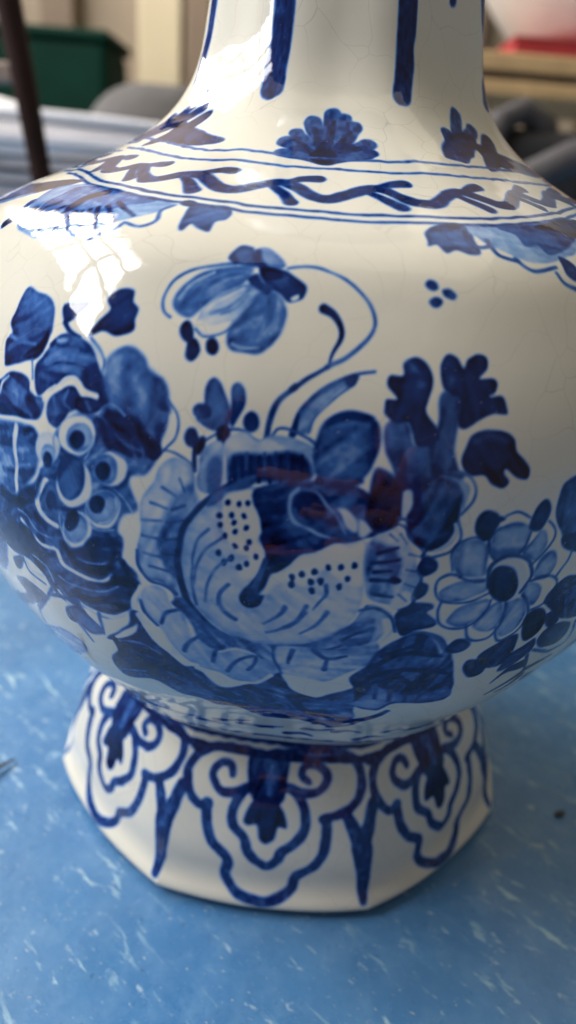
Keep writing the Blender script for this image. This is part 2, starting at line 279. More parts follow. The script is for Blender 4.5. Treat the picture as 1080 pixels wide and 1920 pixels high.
BODY_PAINT = [
    ('line',0.72,0.0466,0.0554,0.0059,[(-2.5,3.088),(-6.9,3.125),(-12.1,3.16)]),
    ('line',0.72,0.0443,0.0526,0.006,[(-2.5,3.088),(-4.5,3.178),(-7.5,3.256)]),
    ('line',0.72,0.0432,0.0513,0.006,[(-2.5,3.088),(-2.2,3.199),(-2.2,3.291)]),
    ('line',0.72,0.0444,0.0527,0.006,[(-2.5,3.088),(0.4,3.173),(3.4,3.247)]),
    ('line',0.72,0.046,0.0547,0.0059,[(-2.5,3.088),(1.9,3.133),(6.4,3.175)]),
    ('fill',0.86,0.02,0.007,0.1,[(-11.8,3.086),(-10.7,3.135),(-6.9,3.164),(-2.1,3.182),(2.9,3.17),(6.4,3.144),(7.0,3.108),(2.1,3.083),(-2.4,3.052),(-6.9,3.069)]),
    ('line',0.7,0.0357,0.0447,0.0058,[(-2.5,3.082),(-11.8,3.104)]),
    ('line',0.7,0.0343,0.0428,0.0059,[(-2.5,3.082),(-10.6,3.204)]),
    ('line',0.7,0.0324,0.0405,0.006,[(-2.5,3.082),(1.0,3.282)]),
    ('line',0.7,0.0352,0.044,0.0058,[(-2.5,3.082),(6.8,3.134)]),
    ('line',0.9,0.029,0.0116,0.0059,[(-2.9,3.081),(-10.4,3.174)]),
    ('line',0.9,0.0279,0.0112,0.0059,[(-2.9,3.081),(-6.6,3.234)]),
    ('line',0.9,0.0273,0.0109,0.006,[(-2.9,3.081),(-2.0,3.266)]),
    ('line',0.9,0.028,0.0112,0.0059,[(-2.9,3.081),(2.3,3.227)]),
    ('fill',1.0,0.05,0.007,0.1,[(-0.6,3.103),(-1.0,3.079),(-2.2,3.061),(-3.8,3.057),(-5.1,3.069),(-5.9,3.093),(-5.6,3.117),(-4.4,3.134),(-2.7,3.137),(-1.2,3.126)]),
    ('line',0.74,0.0441,0.0441,0.0064,[(30.4,3.162),(31.4,3.268)]),
    ('line',0.74,0.045,0.045,0.0065,[(30.4,3.162),(40.2,3.348)]),
    ('line',0.74,0.0492,0.0492,0.0066,[(30.4,3.162),(44.7,3.299)]),
    ('fill',0.84,0.02,0.0077,0.1,[(24.8,3.17),(29.0,3.238),(37.0,3.281),(43.2,3.274),(40.2,3.218),(32.3,3.15),(26.7,3.144)]),
    ('fill',0.88,0.08,0.008,0.1,[(49.3,3.292),(51.8,3.254),(44.4,3.147),(37.4,3.108),(40.5,3.185)]),
    ('fill',0.85,0.08,0.0078,0.1,[(-49.3,3.148),(-51.8,3.219),(-51.5,3.251),(-43.1,3.217),(-33.4,3.183),(-26.9,3.152),(-28.8,3.126),(-36.2,3.116)]),
    ('fill',0.33,0.06,0.0068,0.1,[(-46.3,2.828),(-51.1,2.801),(-50.7,2.727),(-48.7,2.663),(-46.8,2.612),(-40.5,2.592),(-34.6,2.6),(-31.0,2.621),(-27.9,2.665),(-25.1,2.697),(-22.4,2.731),(-21.5,2.764),(-24.3,2.786),(-31.1,2.807),(-41.4,2.833)]),
    ('fill',0.52,0.05,0.0068,0.1,[(-43.5,2.818),(-46.0,2.743),(-45.5,2.679),(-41.3,2.645),(-36.2,2.637),(-32.2,2.686),(-28.6,2.738),(-24.8,2.776),(-33.3,2.808)]),
    ('line',0.85,0.0174,0.0105,0.0058,[(-39.9,2.708),(-43.6,2.628)]),
    ('line',0.85,0.0156,0.0093,0.0057,[(-37.7,2.694),(-40.4,2.61)]),
    ('line',0.85,0.0144,0.0086,0.0055,[(-35.9,2.692),(-37.1,2.607)]),
    ('line',0.85,0.0137,0.0082,0.0054,[(-34.6,2.695),(-34.1,2.611)]),
    ('line',0.85,0.0134,0.0081,0.0054,[(-33.5,2.709),(-31.5,2.627)]),
    ('line',0.85,0.0134,0.0081,0.0053,[(-32.5,2.723),(-29.4,2.646)]),
    ('line',0.85,0.0136,0.0081,0.0053,[(-31.2,2.735),(-27.4,2.674)]),
    ('line',0.85,0.014,0.0084,0.0053,[(-30.2,2.755),(-25.5,2.704)]),
    ('line',0.85,0.0188,0.0113,0.006,[(-42.6,2.724),(-46.6,2.659)]),
    ('line',0.95,0.0425,0.0319,0.0057,[(-38.0,2.715),(-37.6,2.76),(-35.2,2.794)]),
    ('line',0.7,0.0275,0.0197,0.0062,[(-50.8,2.71),(-50.5,2.674),(-49.8,2.639)]),
    ('line',0.93,0.0311,0.035,0.0062,[(-51.3,2.612),(-49.8,2.643),(-47.0,2.676)]),
    ('line',0.6,0.0121,0.0097,0.0051,[(-21.4,2.762),(-22.4,2.734),(-22.0,2.693),(-23.4,2.669),(-25.6,2.675)]),
    ('line',0.6,0.0113,0.0091,0.0051,[(-25.9,2.674),(-26.5,2.647),(-28.0,2.632),(-29.4,2.609)]),
    ('fill',0.66,0.08,0.0059,0.1,[(-18.0,2.669),(-18.7,2.68),(-19.3,2.75),(-18.7,2.773),(-15.1,2.782),(-13.5,2.751),(-13.7,2.72),(-14.7,2.707),(-14.8,2.673),(-16.2,2.677),(-17.4,2.693)]),
    ('fill',0.92,0.05,0.0062,0.1,[(-18.7,2.778),(-18.7,2.769),(-19.1,2.762),(-19.7,2.76),(-20.4,2.764),(-20.9,2.772),(-20.9,2.781),(-20.5,2.788),(-19.8,2.791),(-19.1,2.787)]),
    ('fill',0.62,0.12,0.0059,0.1,[(10.9,2.703),(10.8,2.735),(12.6,2.766),(15.3,2.785),(17.2,2.768),(16.9,2.716),(16.9,2.674),(15.4,2.667),(14.0,2.676),(12.7,2.666),(12.0,2.691),(10.9,2.687)]),
    ('fill',0.9,0.05,0.0061,0.1,[(16.2,2.775),(15.8,2.766),(15.2,2.759),(14.5,2.758),(14.1,2.762),(14.1,2.77),(14.4,2.779),(15.0,2.786),(15.7,2.788),(16.1,2.783)]),
    ('fill',0.36,0.04,0.0064,0.1,[(17.0,2.777),(17.7,2.724),(18.7,2.704),(21.0,2.674),(23.6,2.655),(27.8,2.664),(34.1,2.707),(42.4,2.819),(35.0,2.815),(24.9,2.802)]),
    ('fill',0.66,0.05,0.0065,0.1,[(22.6,2.79),(23.7,2.754),(23.9,2.709),(26.2,2.712),(27.1,2.684),(29.6,2.692),(35.7,2.747),(38.2,2.814)]),
    ('line',0.68,0.0142,0.0118,0.005,[(16.4,2.766),(16.0,2.709),(17.1,2.694),(18.7,2.702)]),
    ('line',0.68,0.0135,0.0113,0.005,[(18.7,2.72),(19.3,2.67),(21.5,2.656)]),
    ('line',0.68,0.0134,0.0112,0.0051,[(21.3,2.663),(23.1,2.631),(26.9,2.645)]),
    ('fill',0.93,0.08,0.007,0.1,[(29.3,2.797),(33.5,2.783),(37.6,2.758),(44.8,2.845),(39.0,2.848)]),
    ('line',0.62,0.0134,0.0134,0.0052,[(26.6,2.626),(27.3,2.6),(29.7,2.579)]),
    ('fill',0.8,0.08,0.0064,0.1,[(28.7,2.677),(30.9,2.647),(29.7,2.604),(28.2,2.627)]),
    ('fill',0.74,0.05,0.0055,0.1,[(11.1,2.571),(10.8,2.566),(10.4,2.566),(10.0,2.57),(9.7,2.578),(9.8,2.585),(10.1,2.59),(10.5,2.59),(10.9,2.586),(11.1,2.578)]),
    ('fill',0.74,0.05,0.0055,0.1,[(12.9,2.55),(12.6,2.545),(12.2,2.546),(11.7,2.552),(11.5,2.56),(11.5,2.567),(11.9,2.571),(12.3,2.571),(12.7,2.565),(13.0,2.557)]),
    ('fill',0.78,0.05,0.0055,0.1,[(11.4,2.539),(11.2,2.531),(10.8,2.525),(10.4,2.525),(10.1,2.529),(9.9,2.537),(10.1,2.545),(10.5,2.55),(10.9,2.551),(11.3,2.546)]),
    ('line',0.6,0.007,0.0083,0.0046,[(-16.2,2.453),(-17.0,2.467),(-17.3,2.502),(-16.6,2.539),(-14.9,2.567),(-12.1,2.584),(-10.6,2.59)]),
    ('fill',0.46,0.1,0.0073,0.1,[(-15.7,2.467),(-16.3,2.491),(-15.5,2.529),(-13.8,2.563),(-10.5,2.584),(-8.5,2.58),(-9.3,2.544),(-11.4,2.515),(-13.3,2.476),(-14.2,2.453)]),
    ('line',0.6,0.016,0.0086,0.0046,[(-15.2,2.479),(-14.0,2.517),(-11.8,2.552),(-9.4,2.567)]),
    ('line',0.3,0.0088,0.0063,0.0046,[(-15.6,2.498),(-14.6,2.536),(-12.8,2.563)]),
    ('fill',0.27,0.05,0.0054,0.1,[(-13.4,2.453),(-13.1,2.479),(-11.5,2.517),(-8.3,2.549),(-7.6,2.53),(-8.5,2.494),(-9.6,2.456),(-11.0,2.435),(-12.4,2.423),(-13.4,2.433)]),
    ('line',0.45,0.0095,0.0059,0.0045,[(-12.1,2.472),(-10.7,2.487),(-9.4,2.512),(-8.5,2.541)]),
    ('line',0.18,0.0107,0.0048,0.0045,[(-12.9,2.475),(-11.3,2.503),(-9.3,2.532)]),
    ('line',0.5,0.0047,0.0047,0.0045,[(-11.1,2.474),(-9.7,2.491),(-8.8,2.518)]),
    ('fill',0.05,0,0.0054,0.1,[(-13.3,2.437),(-13.2,2.451),(-11.7,2.447),(-10.0,2.459),(-10.6,2.438),(-12.1,2.425)]),
    ('line',0.62,0.0052,0.0052,0.0045,[(-13.3,2.43),(-12.4,2.419),(-10.7,2.43),(-9.5,2.453)]),
    ('fill',0.5,0.12,0.0071,0.14,[(-7.6,2.529),(-8.5,2.493),(-9.9,2.447),(-10.1,2.413),(-9.4,2.395),(-8.0,2.391),(-6.7,2.391),(-5.6,2.412),(-4.7,2.448),(-4.4,2.482),(-4.7,2.507),(-5.7,2.529)]),
    ('line',0.6,0.0227,0.0114,0.0044,[(-6.2,2.513),(-6.4,2.464),(-7.4,2.423)]),
    ('line',0.36,0.0089,0.0056,0.0044,[(-9.5,2.409),(-8.3,2.4),(-6.9,2.405)]),
    ('line',0.38,0.0079,0.0045,0.0044,[(-5.4,2.505),(-5.3,2.476),(-5.8,2.441)]),
    ('fill',0.66,0.1,0.0056,0.1,[(-11.5,2.6),(-11.0,2.628),(-10.2,2.642),(-9.1,2.636),(-8.6,2.607),(-8.1,2.586),(-9.8,2.587)]),
    ('fill',0.44,0.06,0.0055,0.1,[(-8.8,2.629),(-7.7,2.639),(-6.3,2.622),(-5.3,2.596),(-6.2,2.583),(-7.7,2.58)]),
    ('line',0.78,0.0144,0.017,0.0046,[(-8.6,2.625),(-8.2,2.599),(-7.4,2.582)]),
    ('fill',0.8,0.08,0.0054,0.1,[(-7.6,2.575),(-6.3,2.584),(-4.9,2.581),(-3.3,2.563),(-2.6,2.548),(-2.8,2.526),(-3.5,2.517),(-4.4,2.513),(-5.4,2.528),(-6.4,2.536),(-7.2,2.55)]),
    ('fill',0.2,0,0.0036,0.1,[(-4.1,2.524),(-3.4,2.532),(-3.3,2.523),(-3.9,2.516)]),
    ('fill',0.94,0.08,0.0055,0.1,[(-7.9,2.581),(-6.8,2.587),(-5.5,2.575),(-5.6,2.562),(-7.0,2.555)]),
    ('fill',0.82,0.0,0.0054,0.1,[(-8.9,2.554),(-8.0,2.571),(-7.2,2.551),(-6.2,2.542),(-6.7,2.523),(-7.5,2.529)]),
    ('fill',0.97,0.05,0.0054,0.1,[(-13.5,2.424),(-13.5,2.41),(-13.8,2.401),(-14.2,2.4),(-14.6,2.407),(-14.9,2.421),(-14.9,2.435),(-14.6,2.445),(-14.2,2.446),(-13.8,2.438)]),
    ('fill',0.95,0.05,0.0053,0.1,[(-12.5,2.388),(-12.6,2.374),(-12.9,2.364),(-13.3,2.363),(-13.8,2.371),(-14.0,2.385),(-14.0,2.399),(-13.7,2.409),(-13.2,2.41),(-12.8,2.402)]),
    ('fill',0.99,0.05,0.0053,0.1,[(-10.8,2.401),(-10.8,2.39),(-11.0,2.382),(-11.4,2.381),(-11.8,2.387),(-12.0,2.398),(-12.0,2.409),(-11.7,2.417),(-11.3,2.418),(-11.0,2.412)]),
    ('line',0.58,0.007,0.0111,0.0045,[(-5.0,2.589),(-3.1,2.596),(-1.2,2.594),(0.7,2.579),(2.6,2.553),(3.9,2.522),(4.4,2.488),(4.2,2.459),(3.2,2.429),(1.7,2.398),(0.1,2.376)]),
    ('line',0.74,0.009,0.0149,0.0043,[(0.2,2.377),(-1.5,2.351),(-3.0,2.324),(-4.4,2.294),(-4.9,2.261),(-5.1,2.216)]),
    ('fill',0.85,0.05,0.0052,0.1,[(-2.6,2.333),(-2.6,2.329),(-2.7,2.324),(-2.9,2.32),(-3.2,2.319),(-3.3,2.321),(-3.4,2.325),(-3.2,2.33),(-3.0,2.334),(-2.8,2.335)]),
    ('line',0.94,0.0211,0.005,0.0044,[(-0.7,2.503),(0.3,2.49),(1.1,2.466),(1.2,2.441),(0.6,2.411),(0.3,2.387)]),
    ('fill',0.42,0.05,0.0052,0.1,[(-2.5,2.237),(-2.2,2.266),(-1.3,2.305),(0.2,2.336),(2.2,2.363),(3.1,2.361),(2.7,2.344),(1.3,2.323),(-0.2,2.288),(-0.9,2.263),(-1.1,2.235)]),
    ('line',0.66,0.0117,0.008,0.0043,[(-2.7,2.23),(-2.2,2.275),(-0.9,2.315),(0.6,2.341),(2.4,2.363),(4.7,2.375)]),
    ('line',0.6,0.0053,0.0074,0.0043,[(-1.2,2.236),(-0.7,2.269),(0.6,2.303),(2.2,2.334),(3.1,2.36)]),
    ('line',0.85,0.0158,0.0074,0.0043,[(-2.7,2.23),(-2.2,2.273)]),
    ('fill',0.76,0.08,0.0052,0.1,[(1.8,2.357),(3.0,2.365),(2.9,2.345),(2.2,2.339)]),
    ('fill',0.6,0.1,0.0053,0.1,[(-11.3,2.264),(-11.3,2.302),(-11.0,2.325),(-10.4,2.332),(-9.7,2.319),(-9.1,2.288),(-8.7,2.257),(-9.0,2.227),(-10.0,2.22),(-11.1,2.226),(-11.9,2.239)]),
    ('fill',0.7,0.08,0.0052,0.1,[(-8.8,2.289),(-8.7,2.321),(-8.1,2.328),(-7.5,2.315),(-7.4,2.287),(-7.9,2.258),(-8.4,2.233),(-8.8,2.247)]),
    ('fill',0.76,0.05,0.0053,0.1,[(-10.6,2.259),(-10.7,2.249),(-11.1,2.242),(-11.6,2.24),(-12.1,2.245),(-12.3,2.255),(-12.2,2.265),(-11.8,2.272),(-11.3,2.273),(-10.8,2.269)]),
    ('fill',0.8,0.05,0.0053,0.1,[(-11.5,2.202),(-11.6,2.19),(-11.9,2.181),(-12.3,2.18),(-12.7,2.186),(-12.9,2.198),(-12.8,2.21),(-12.5,2.218),(-12.0,2.219),(-11.7,2.213)]),
    ('fill',0.78,0.05,0.0052,0.1,[(-5.9,2.249),(-6.0,2.236),(-6.4,2.227),(-6.9,2.226),(-7.3,2.233),(-7.5,2.245),(-7.4,2.259),(-7.0,2.268),(-6.6,2.269),(-6.1,2.262)]),
    ('line',0.68,0.0065,0.0065,0.0043,[(-12.2,2.186),(-11.4,2.188),(-9.4,2.22),(-7.6,2.228),(-5.9,2.209),(-4.7,2.219),(-4.1,2.239),(-3.1,2.241),(-1.4,2.226),(-0.3,2.21)]),
    ('fill',0.97,0.08,0.0052,0.1,[(-9.8,2.226),(-8.9,2.232),(-8.5,2.21),(-9.1,2.187),(-9.7,2.202)]),
    ('fill',0.95,0.05,0.0053,0.1,[(-10.8,2.184),(-11.0,2.171),(-11.3,2.164),(-11.6,2.165),(-11.7,2.173),(-11.7,2.187),(-11.5,2.199),(-11.2,2.206),(-10.9,2.205),(-10.8,2.197)]),
    ('line',0.85,0.0102,0.0114,0.0044,[(-11.7,2.197),(-11.8,2.163),(-11.7,2.126)]),
    ('fill',0.68,0.05,0.0083,0.22,[(-40.9,1.924),(-37.3,1.992),(-35.4,1.937),(-30.8,2.001),(-29.2,2.049),(-27.4,2.126),(-26.5,2.169),(-24.3,2.212),(-21.6,2.215),(-18.5,2.203),(-16.1,2.195),(-15.1,2.167),(-16.3,2.101),(-18.1,2.088),(-17.9,2.052),(-17.4,2.01),(-18.9,1.989),(-19.6,1.949),(-19.1,1.923),(-19.4,1.872),(-17.9,1.838),(-17.6,1.798),(-18.4,1.766),(-19.4,1.706),(-22.6,1.654),(-25.5,1.667),(-28.5,1.656),(-30.7,1.678),(-31.9,1.727),(-34.8,1.745),(-38.9,1.739),(-41.1,1.772),(-43.5,1.802)]),
    ('fill',0.58,0.1,0.0109,0.25,[(-40.6,2.096),(-34.9,2.135),(-31.3,2.148),(-29.4,2.132),(-29.5,2.065),(-31.8,1.994),(-35.4,1.937),(-39.1,1.918),(-42.7,1.909)]),
    ('fill',0.7,0.1,0.0063,0.15,[(-36.6,2.443),(-35.8,2.465),(-33.7,2.462),(-30.6,2.444),(-29.4,2.388),(-29.7,2.358),(-30.6,2.312),(-32.3,2.295),(-35.8,2.271),(-36.5,2.281),(-37.0,2.324),(-36.1,2.345),(-37.1,2.373),(-36.8,2.401)]),
    ('fill',0.97,0.08,0.0061,0.1,[(-32.6,2.315),(-30.7,2.348),(-30.0,2.38),(-29.6,2.354),(-30.2,2.323),(-31.4,2.305),(-33.0,2.301)]),
    ('line',0.5,0.013,0.0072,0.0052,[(-36.3,2.338),(-33.7,2.338),(-31.5,2.341)]),
    ('fill',0.82,0.08,0.0059,0.1,[(-28.9,2.446),(-25.6,2.46),(-26.7,2.423),(-27.9,2.406)]),
    ('fill',0.86,0.08,0.0057,0.08,[(-23.4,2.475),(-22.7,2.497),(-21.7,2.506),(-20.7,2.5),(-20.4,2.476),(-19.7,2.461),(-19.9,2.436),(-19.8,2.411),(-21.4,2.396),(-22.9,2.402),(-23.8,2.39),(-24.5,2.388),(-23.7,2.421),(-22.8,2.452)]),
    ('line',0.74,0.0191,0.0112,0.0048,[(-22.7,2.474),(-21.7,2.489)]),
    ('line',0.93,0.0132,0.0108,0.0049,[(-27.9,2.406),(-26.9,2.389),(-25.6,2.379)]),
    ('fill',0.68,0.1,0.0058,0.18,[(-30.7,2.294),(-29.9,2.319),(-29.2,2.343),(-28.4,2.371),(-27.0,2.384),(-25.5,2.381),(-23.9,2.366),(-23.0,2.345),(-22.6,2.322),(-22.9,2.297),(-23.9,2.285),(-25.1,2.289),(-26.6,2.274),(-27.9,2.253),(-29.5,2.229),(-30.5,2.258)]),
    ('fill',0.34,0.05,0.0059,0.1,[(-27.0,2.37),(-27.0,2.365),(-27.3,2.36),(-27.8,2.356),(-28.2,2.356),(-28.5,2.359),(-28.5,2.364),(-28.1,2.369),(-27.7,2.372),(-27.2,2.373)]),
    ('line',0.85,0.0113,0.005,0.005,[(-29.0,2.348),(-28.7,2.361)]),
    ('line',0.82,0.0059,0.0059,0.0049,[(-29.5,2.287),(-27.5,2.312),(-25.4,2.32),(-24.0,2.31)]),
    ('line',0.58,0.0181,0.0097,0.0049,[(-29.2,2.309),(-27.5,2.337),(-25.5,2.348)]),
    ('fill',0.93,0.0,0.0075,0.1,[(-24.4,2.308),(-22.9,2.329),(-21.7,2.302),(-20.4,2.275),(-20.6,2.25),(-21.7,2.23),(-22.6,2.254),(-23.9,2.277)]),
    ('fill',0.2,0,0.0056,0.1,[(-24.1,2.375),(-23.4,2.372),(-22.3,2.348),(-22.1,2.314),(-22.6,2.331),(-23.3,2.353)]),
    ('line',0.55,0.0065,0.0065,0.0047,[(-24.3,2.383),(-22.8,2.362),(-22.0,2.337),(-22.0,2.313)]),
    ('fill',0.74,0.08,0.0063,0.2,[(-38.3,2.211),(-36.8,2.231),(-35.2,2.256),(-33.1,2.262),(-31.4,2.253),(-30.9,2.227),(-28.9,2.224),(-28.8,2.198),(-29.8,2.168),(-32.9,2.16),(-36.5,2.143),(-39.0,2.134)]),
    ('line',0.9,0.0333,0.0267,0.0101,[(-30.9,2.214),(-29.9,2.185)]),
    ('line',0.15,0.0094,0.0079,0.0054,[(-36.8,2.2),(-36.3,2.228),(-35.2,2.247)]),
    ('line',0.62,0.0067,0.0067,0.0051,[(-31.4,2.302),(-30.9,2.26)]),
    ('fill',0.56,0.1,0.0091,0.15,[(-21.8,2.317),(-21.8,2.342),(-21.0,2.365),(-19.8,2.375),(-18.5,2.366),(-17.5,2.343),(-17.0,2.325),(-15.9,2.321),(-15.1,2.3),(-14.8,2.269),(-14.5,2.239),(-14.7,2.208),(-15.3,2.177),(-16.0,2.155),(-17.2,2.155),(-17.7,2.189),(-18.2,2.227),(-19.9,2.229),(-21.0,2.249),(-21.7,2.278)]),
    ('line',0.8,0.0236,0.0142,0.0107,[(-15.5,2.264),(-14.9,2.254)]),
    ('line',0.7,0.029,0.0145,0.0144,[(-17.1,2.317),(-16.5,2.272),(-16.4,2.214)]),
    ('line',0.66,0.0303,0.0253,0.0165,[(-19.6,2.357),(-19.4,2.302),(-18.7,2.246)]),
    ('fill',0.84,0.05,0.0092,0.15,[(-21.5,2.191),(-21.4,2.22),(-20.1,2.233),(-18.2,2.228),(-17.0,2.2),(-15.9,2.172),(-15.5,2.15),(-16.9,2.136),(-18.3,2.135),(-20.6,2.146)]),
    ('line',0.62,0.0061,0.0061,0.0045,[(-14.9,2.274),(-14.0,2.25),(-13.6,2.223),(-13.7,2.194),(-14.5,2.169),(-15.1,2.151)]),
    ('fill',0.04,0,0.0053,0.1,[(-14.5,2.239),(-14.0,2.229),(-13.9,2.202),(-14.5,2.177),(-14.9,2.168),(-14.5,2.208)]),
    ('line',0.08,0.0124,0.0111,0.0049,[(-28.7,2.222),(-28.3,2.241),(-27.5,2.258)]),
    ('fill',0.76,0.08,0.0058,0.1,[(-28.4,2.201),(-27.9,2.228),(-26.4,2.256),(-24.9,2.268),(-24.0,2.25),(-23.6,2.235),(-24.4,2.219),(-25.4,2.206),(-26.5,2.168),(-27.9,2.174)]),
    ('fill',0.85,0.08,0.0057,0.1,[(-24.5,2.244),(-22.4,2.252),(-21.7,2.23),(-22.8,2.214),(-24.4,2.219)]),
    ('line',0.05,0.0125,0.0136,0.0048,[(-26.8,2.26),(-26.2,2.279),(-25.2,2.286),(-24.5,2.277),(-23.7,2.264),(-22.3,2.255)]),
    ('line',0.4,0.0073,0.0062,0.0046,[(-21.8,2.214),(-21.3,2.236),(-20.2,2.241),(-19.1,2.225)]),
    ('fill',0.05,0,0.0058,0.1,[(-22.0,2.171),(-22.4,2.142),(-23.5,2.12),(-24.9,2.113),(-26.1,2.124),(-26.6,2.149),(-26.2,2.179),(-25.0,2.201),(-23.6,2.207),(-22.5,2.196)]),
    ('fill',0.33,0.1,0.0057,0.1,[(-22.3,2.164),(-22.6,2.143),(-23.4,2.126),(-24.4,2.121),(-25.3,2.13),(-25.6,2.149),(-25.3,2.171),(-24.5,2.188),(-23.5,2.192),(-22.7,2.183)]),
    ('fill',0.94,0.05,0.0058,0.1,[(-23.3,2.155),(-23.5,2.142),(-24.0,2.132),(-24.5,2.129),(-25.0,2.135),(-25.2,2.146),(-25.0,2.159),(-24.6,2.169),(-24.0,2.172),(-23.5,2.166)]),
    ('fill',0.1,0.05,0.006,0.1,[(-26.2,2.121),(-26.6,2.096),(-27.5,2.076),(-28.7,2.069),(-29.6,2.078),(-29.9,2.101),(-29.5,2.127),(-28.5,2.147),(-27.4,2.152),(-26.6,2.143)]),
    ('fill',0.35,0.05,0.006,0.1,[(-26.9,2.1),(-27.1,2.084),(-27.7,2.071),(-28.4,2.067),(-28.9,2.073),(-29.1,2.088),(-28.8,2.105),(-28.3,2.118),(-27.6,2.121),(-27.1,2.115)]),
    ('fill',0.92,0.05,0.006,0.1,[(-27.5,2.084),(-27.7,2.071),(-28.0,2.061),(-28.4,2.059),(-28.7,2.065),(-28.8,2.076),(-28.6,2.089),(-28.3,2.099),(-27.9,2.101),(-27.6,2.095)]),
    ('fill',0.06,0,0.0056,0.1,[(-18.5,2.105),(-18.8,2.079),(-19.7,2.06),(-20.8,2.055),(-21.6,2.066),(-22.0,2.09),(-21.6,2.116),(-20.7,2.135),(-19.7,2.139),(-18.8,2.128)]),
    ('fill',0.4,0.08,0.0057,0.1,[(-19.5,2.1),(-19.7,2.077),(-20.4,2.06),(-21.3,2.056),(-22.1,2.066),(-22.3,2.087),(-22.0,2.111),(-21.3,2.127),(-20.4,2.131),(-19.7,2.121)]),
    ('fill',0.94,0.05,0.0057,0.1,[(-20.3,2.091),(-20.5,2.077),(-20.9,2.067),(-21.4,2.064),(-21.8,2.071),(-22.0,2.083),(-21.8,2.097),(-21.4,2.107),(-20.9,2.11),(-20.4,2.103)]),
    ('fill',0.08,0,0.0058,0.1,[(-19.3,2.001),(-19.7,1.97),(-20.7,1.945),(-22.0,1.938),(-23.0,1.951),(-23.4,1.979),(-22.9,2.012),(-21.8,2.036),(-20.6,2.042),(-19.6,2.029)]),
    ('fill',0.38,0.1,0.0058,0.1,[(-19.5,2.006),(-19.9,1.977),(-20.9,1.955),(-22.1,1.949),(-23.1,1.96),(-23.4,1.985),(-22.9,2.014),(-21.9,2.035),(-20.7,2.041),(-19.8,2.03)]),
    ('line',0.25,0.0058,0.0058,0.0048,[(-19.9,2.025),(-19.7,1.999),(-20.4,1.968),(-21.7,1.952)]),
    ('fill',0.97,0.05,0.0058,0.1,[(-21.1,2.007),(-21.3,1.993),(-21.7,1.983),(-22.3,1.98),(-22.7,1.985),(-22.9,1.997),(-22.7,2.011),(-22.2,2.022),(-21.6,2.025),(-21.2,2.019)]),
    ('fill',0.08,0,0.0061,0.1,[(-22.8,1.928),(-23.3,1.896),(-24.3,1.87),(-25.6,1.861),(-26.6,1.872),(-26.8,1.901),(-26.2,1.935),(-25.1,1.96),(-23.9,1.968),(-23.0,1.956)]),
    ('fill',0.4,0.08,0.0061,0.1,[(-23.3,1.93),(-23.7,1.903),(-24.6,1.882),(-25.6,1.874),(-26.4,1.884),(-26.6,1.908),(-26.1,1.935),(-25.2,1.956),(-24.2,1.962),(-23.5,1.952)]),
    ('fill',0.95,0.05,0.0061,0.1,[(-24.5,1.941),(-24.9,1.921),(-25.5,1.908),(-26.0,1.906),(-26.3,1.917),(-26.2,1.935),(-25.8,1.955),(-25.2,1.968),(-24.7,1.969),(-24.4,1.959)]),
    ('line',0.05,0.0234,0.0146,0.0052,[(-28.6,2.018),(-30.2,1.981),(-30.2,1.942),(-29.0,1.917),(-27.6,1.91)]),
    ('fill',0.55,0.1,0.0062,0.1,[(-27.0,1.991),(-27.4,1.966),(-28.1,1.946),(-28.8,1.94),(-29.4,1.951),(-29.5,1.974),(-29.1,2.0),(-28.4,2.019),(-27.7,2.024),(-27.2,2.013)]),
    ('fill',0.82,0.05,0.0062,0.1,[(-27.2,1.983),(-27.4,1.967),(-27.9,1.955),(-28.4,1.951),(-28.7,1.958),(-28.8,1.972),(-28.5,1.988),(-28.1,2.0),(-27.6,2.003),(-27.3,1.997)]),
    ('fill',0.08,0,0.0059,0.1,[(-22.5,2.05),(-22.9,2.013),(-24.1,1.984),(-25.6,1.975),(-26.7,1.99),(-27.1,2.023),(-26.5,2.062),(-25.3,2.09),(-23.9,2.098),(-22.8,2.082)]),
    ('fill',0.62,0.1,0.0059,0.1,[(-23.3,2.063),(-23.7,2.028),(-24.6,2.001),(-25.8,1.994),(-26.6,2.01),(-26.9,2.043),(-26.4,2.079),(-25.5,2.105),(-24.4,2.11),(-23.5,2.095)]),  # floret's inner tone: a brown reflection put in as pigment
    ('line',0.08,0.0178,0.0129,0.0054,[(-33.1,2.133),(-33.6,2.084),(-33.5,2.039),(-33.9,1.998),(-34.0,1.958),(-34.5,1.919)]),
    ('fill',0.94,0.0,0.0108,0.1,[(-37.3,1.952),(-35.0,1.94),(-32.6,1.979),(-30.2,2.01),(-29.2,2.049),(-29.9,1.988),(-31.9,1.934),(-35.8,1.903),(-38.1,1.926)]),
    ('line',0.06,0.0135,0.0118,0.0055,[(-33.9,1.878),(-32.4,1.853),(-30.7,1.83),(-28.5,1.836)]),
    ('fill',0.9,0.0,0.0137,0.1,[(-32.0,1.851),(-32.1,1.822),(-33.2,1.787),(-35.3,1.756),(-37.5,1.741),(-38.8,1.752),(-38.5,1.787),(-36.8,1.828),(-34.8,1.856),(-33.0,1.864)]),
    ('line',0.62,0.0352,0.0288,0.015,[(-31.5,1.877),(-29.6,1.876),(-29.3,1.853)]),
    ('line',0.05,0.0149,0.0119,0.0052,[(-28.1,1.831),(-27.6,1.797),(-25.6,1.782),(-23.4,1.776),(-22.0,1.787),(-20.9,1.811)]),
    ('fill',0.84,0.06,0.0102,0.2,[(-26.3,1.846),(-24.0,1.873),(-21.7,1.932),(-19.5,1.916),(-19.6,1.87),(-20.4,1.829),(-22.3,1.801),(-24.4,1.8),(-26.1,1.81)]),
    ('fill',0.95,0,0.0121,0.1,[(-22.1,1.878),(-22.3,1.858),(-22.8,1.843),(-23.4,1.839),(-23.8,1.848),(-23.8,1.867),(-23.6,1.887),(-23.1,1.901),(-22.5,1.905),(-22.2,1.896)]),
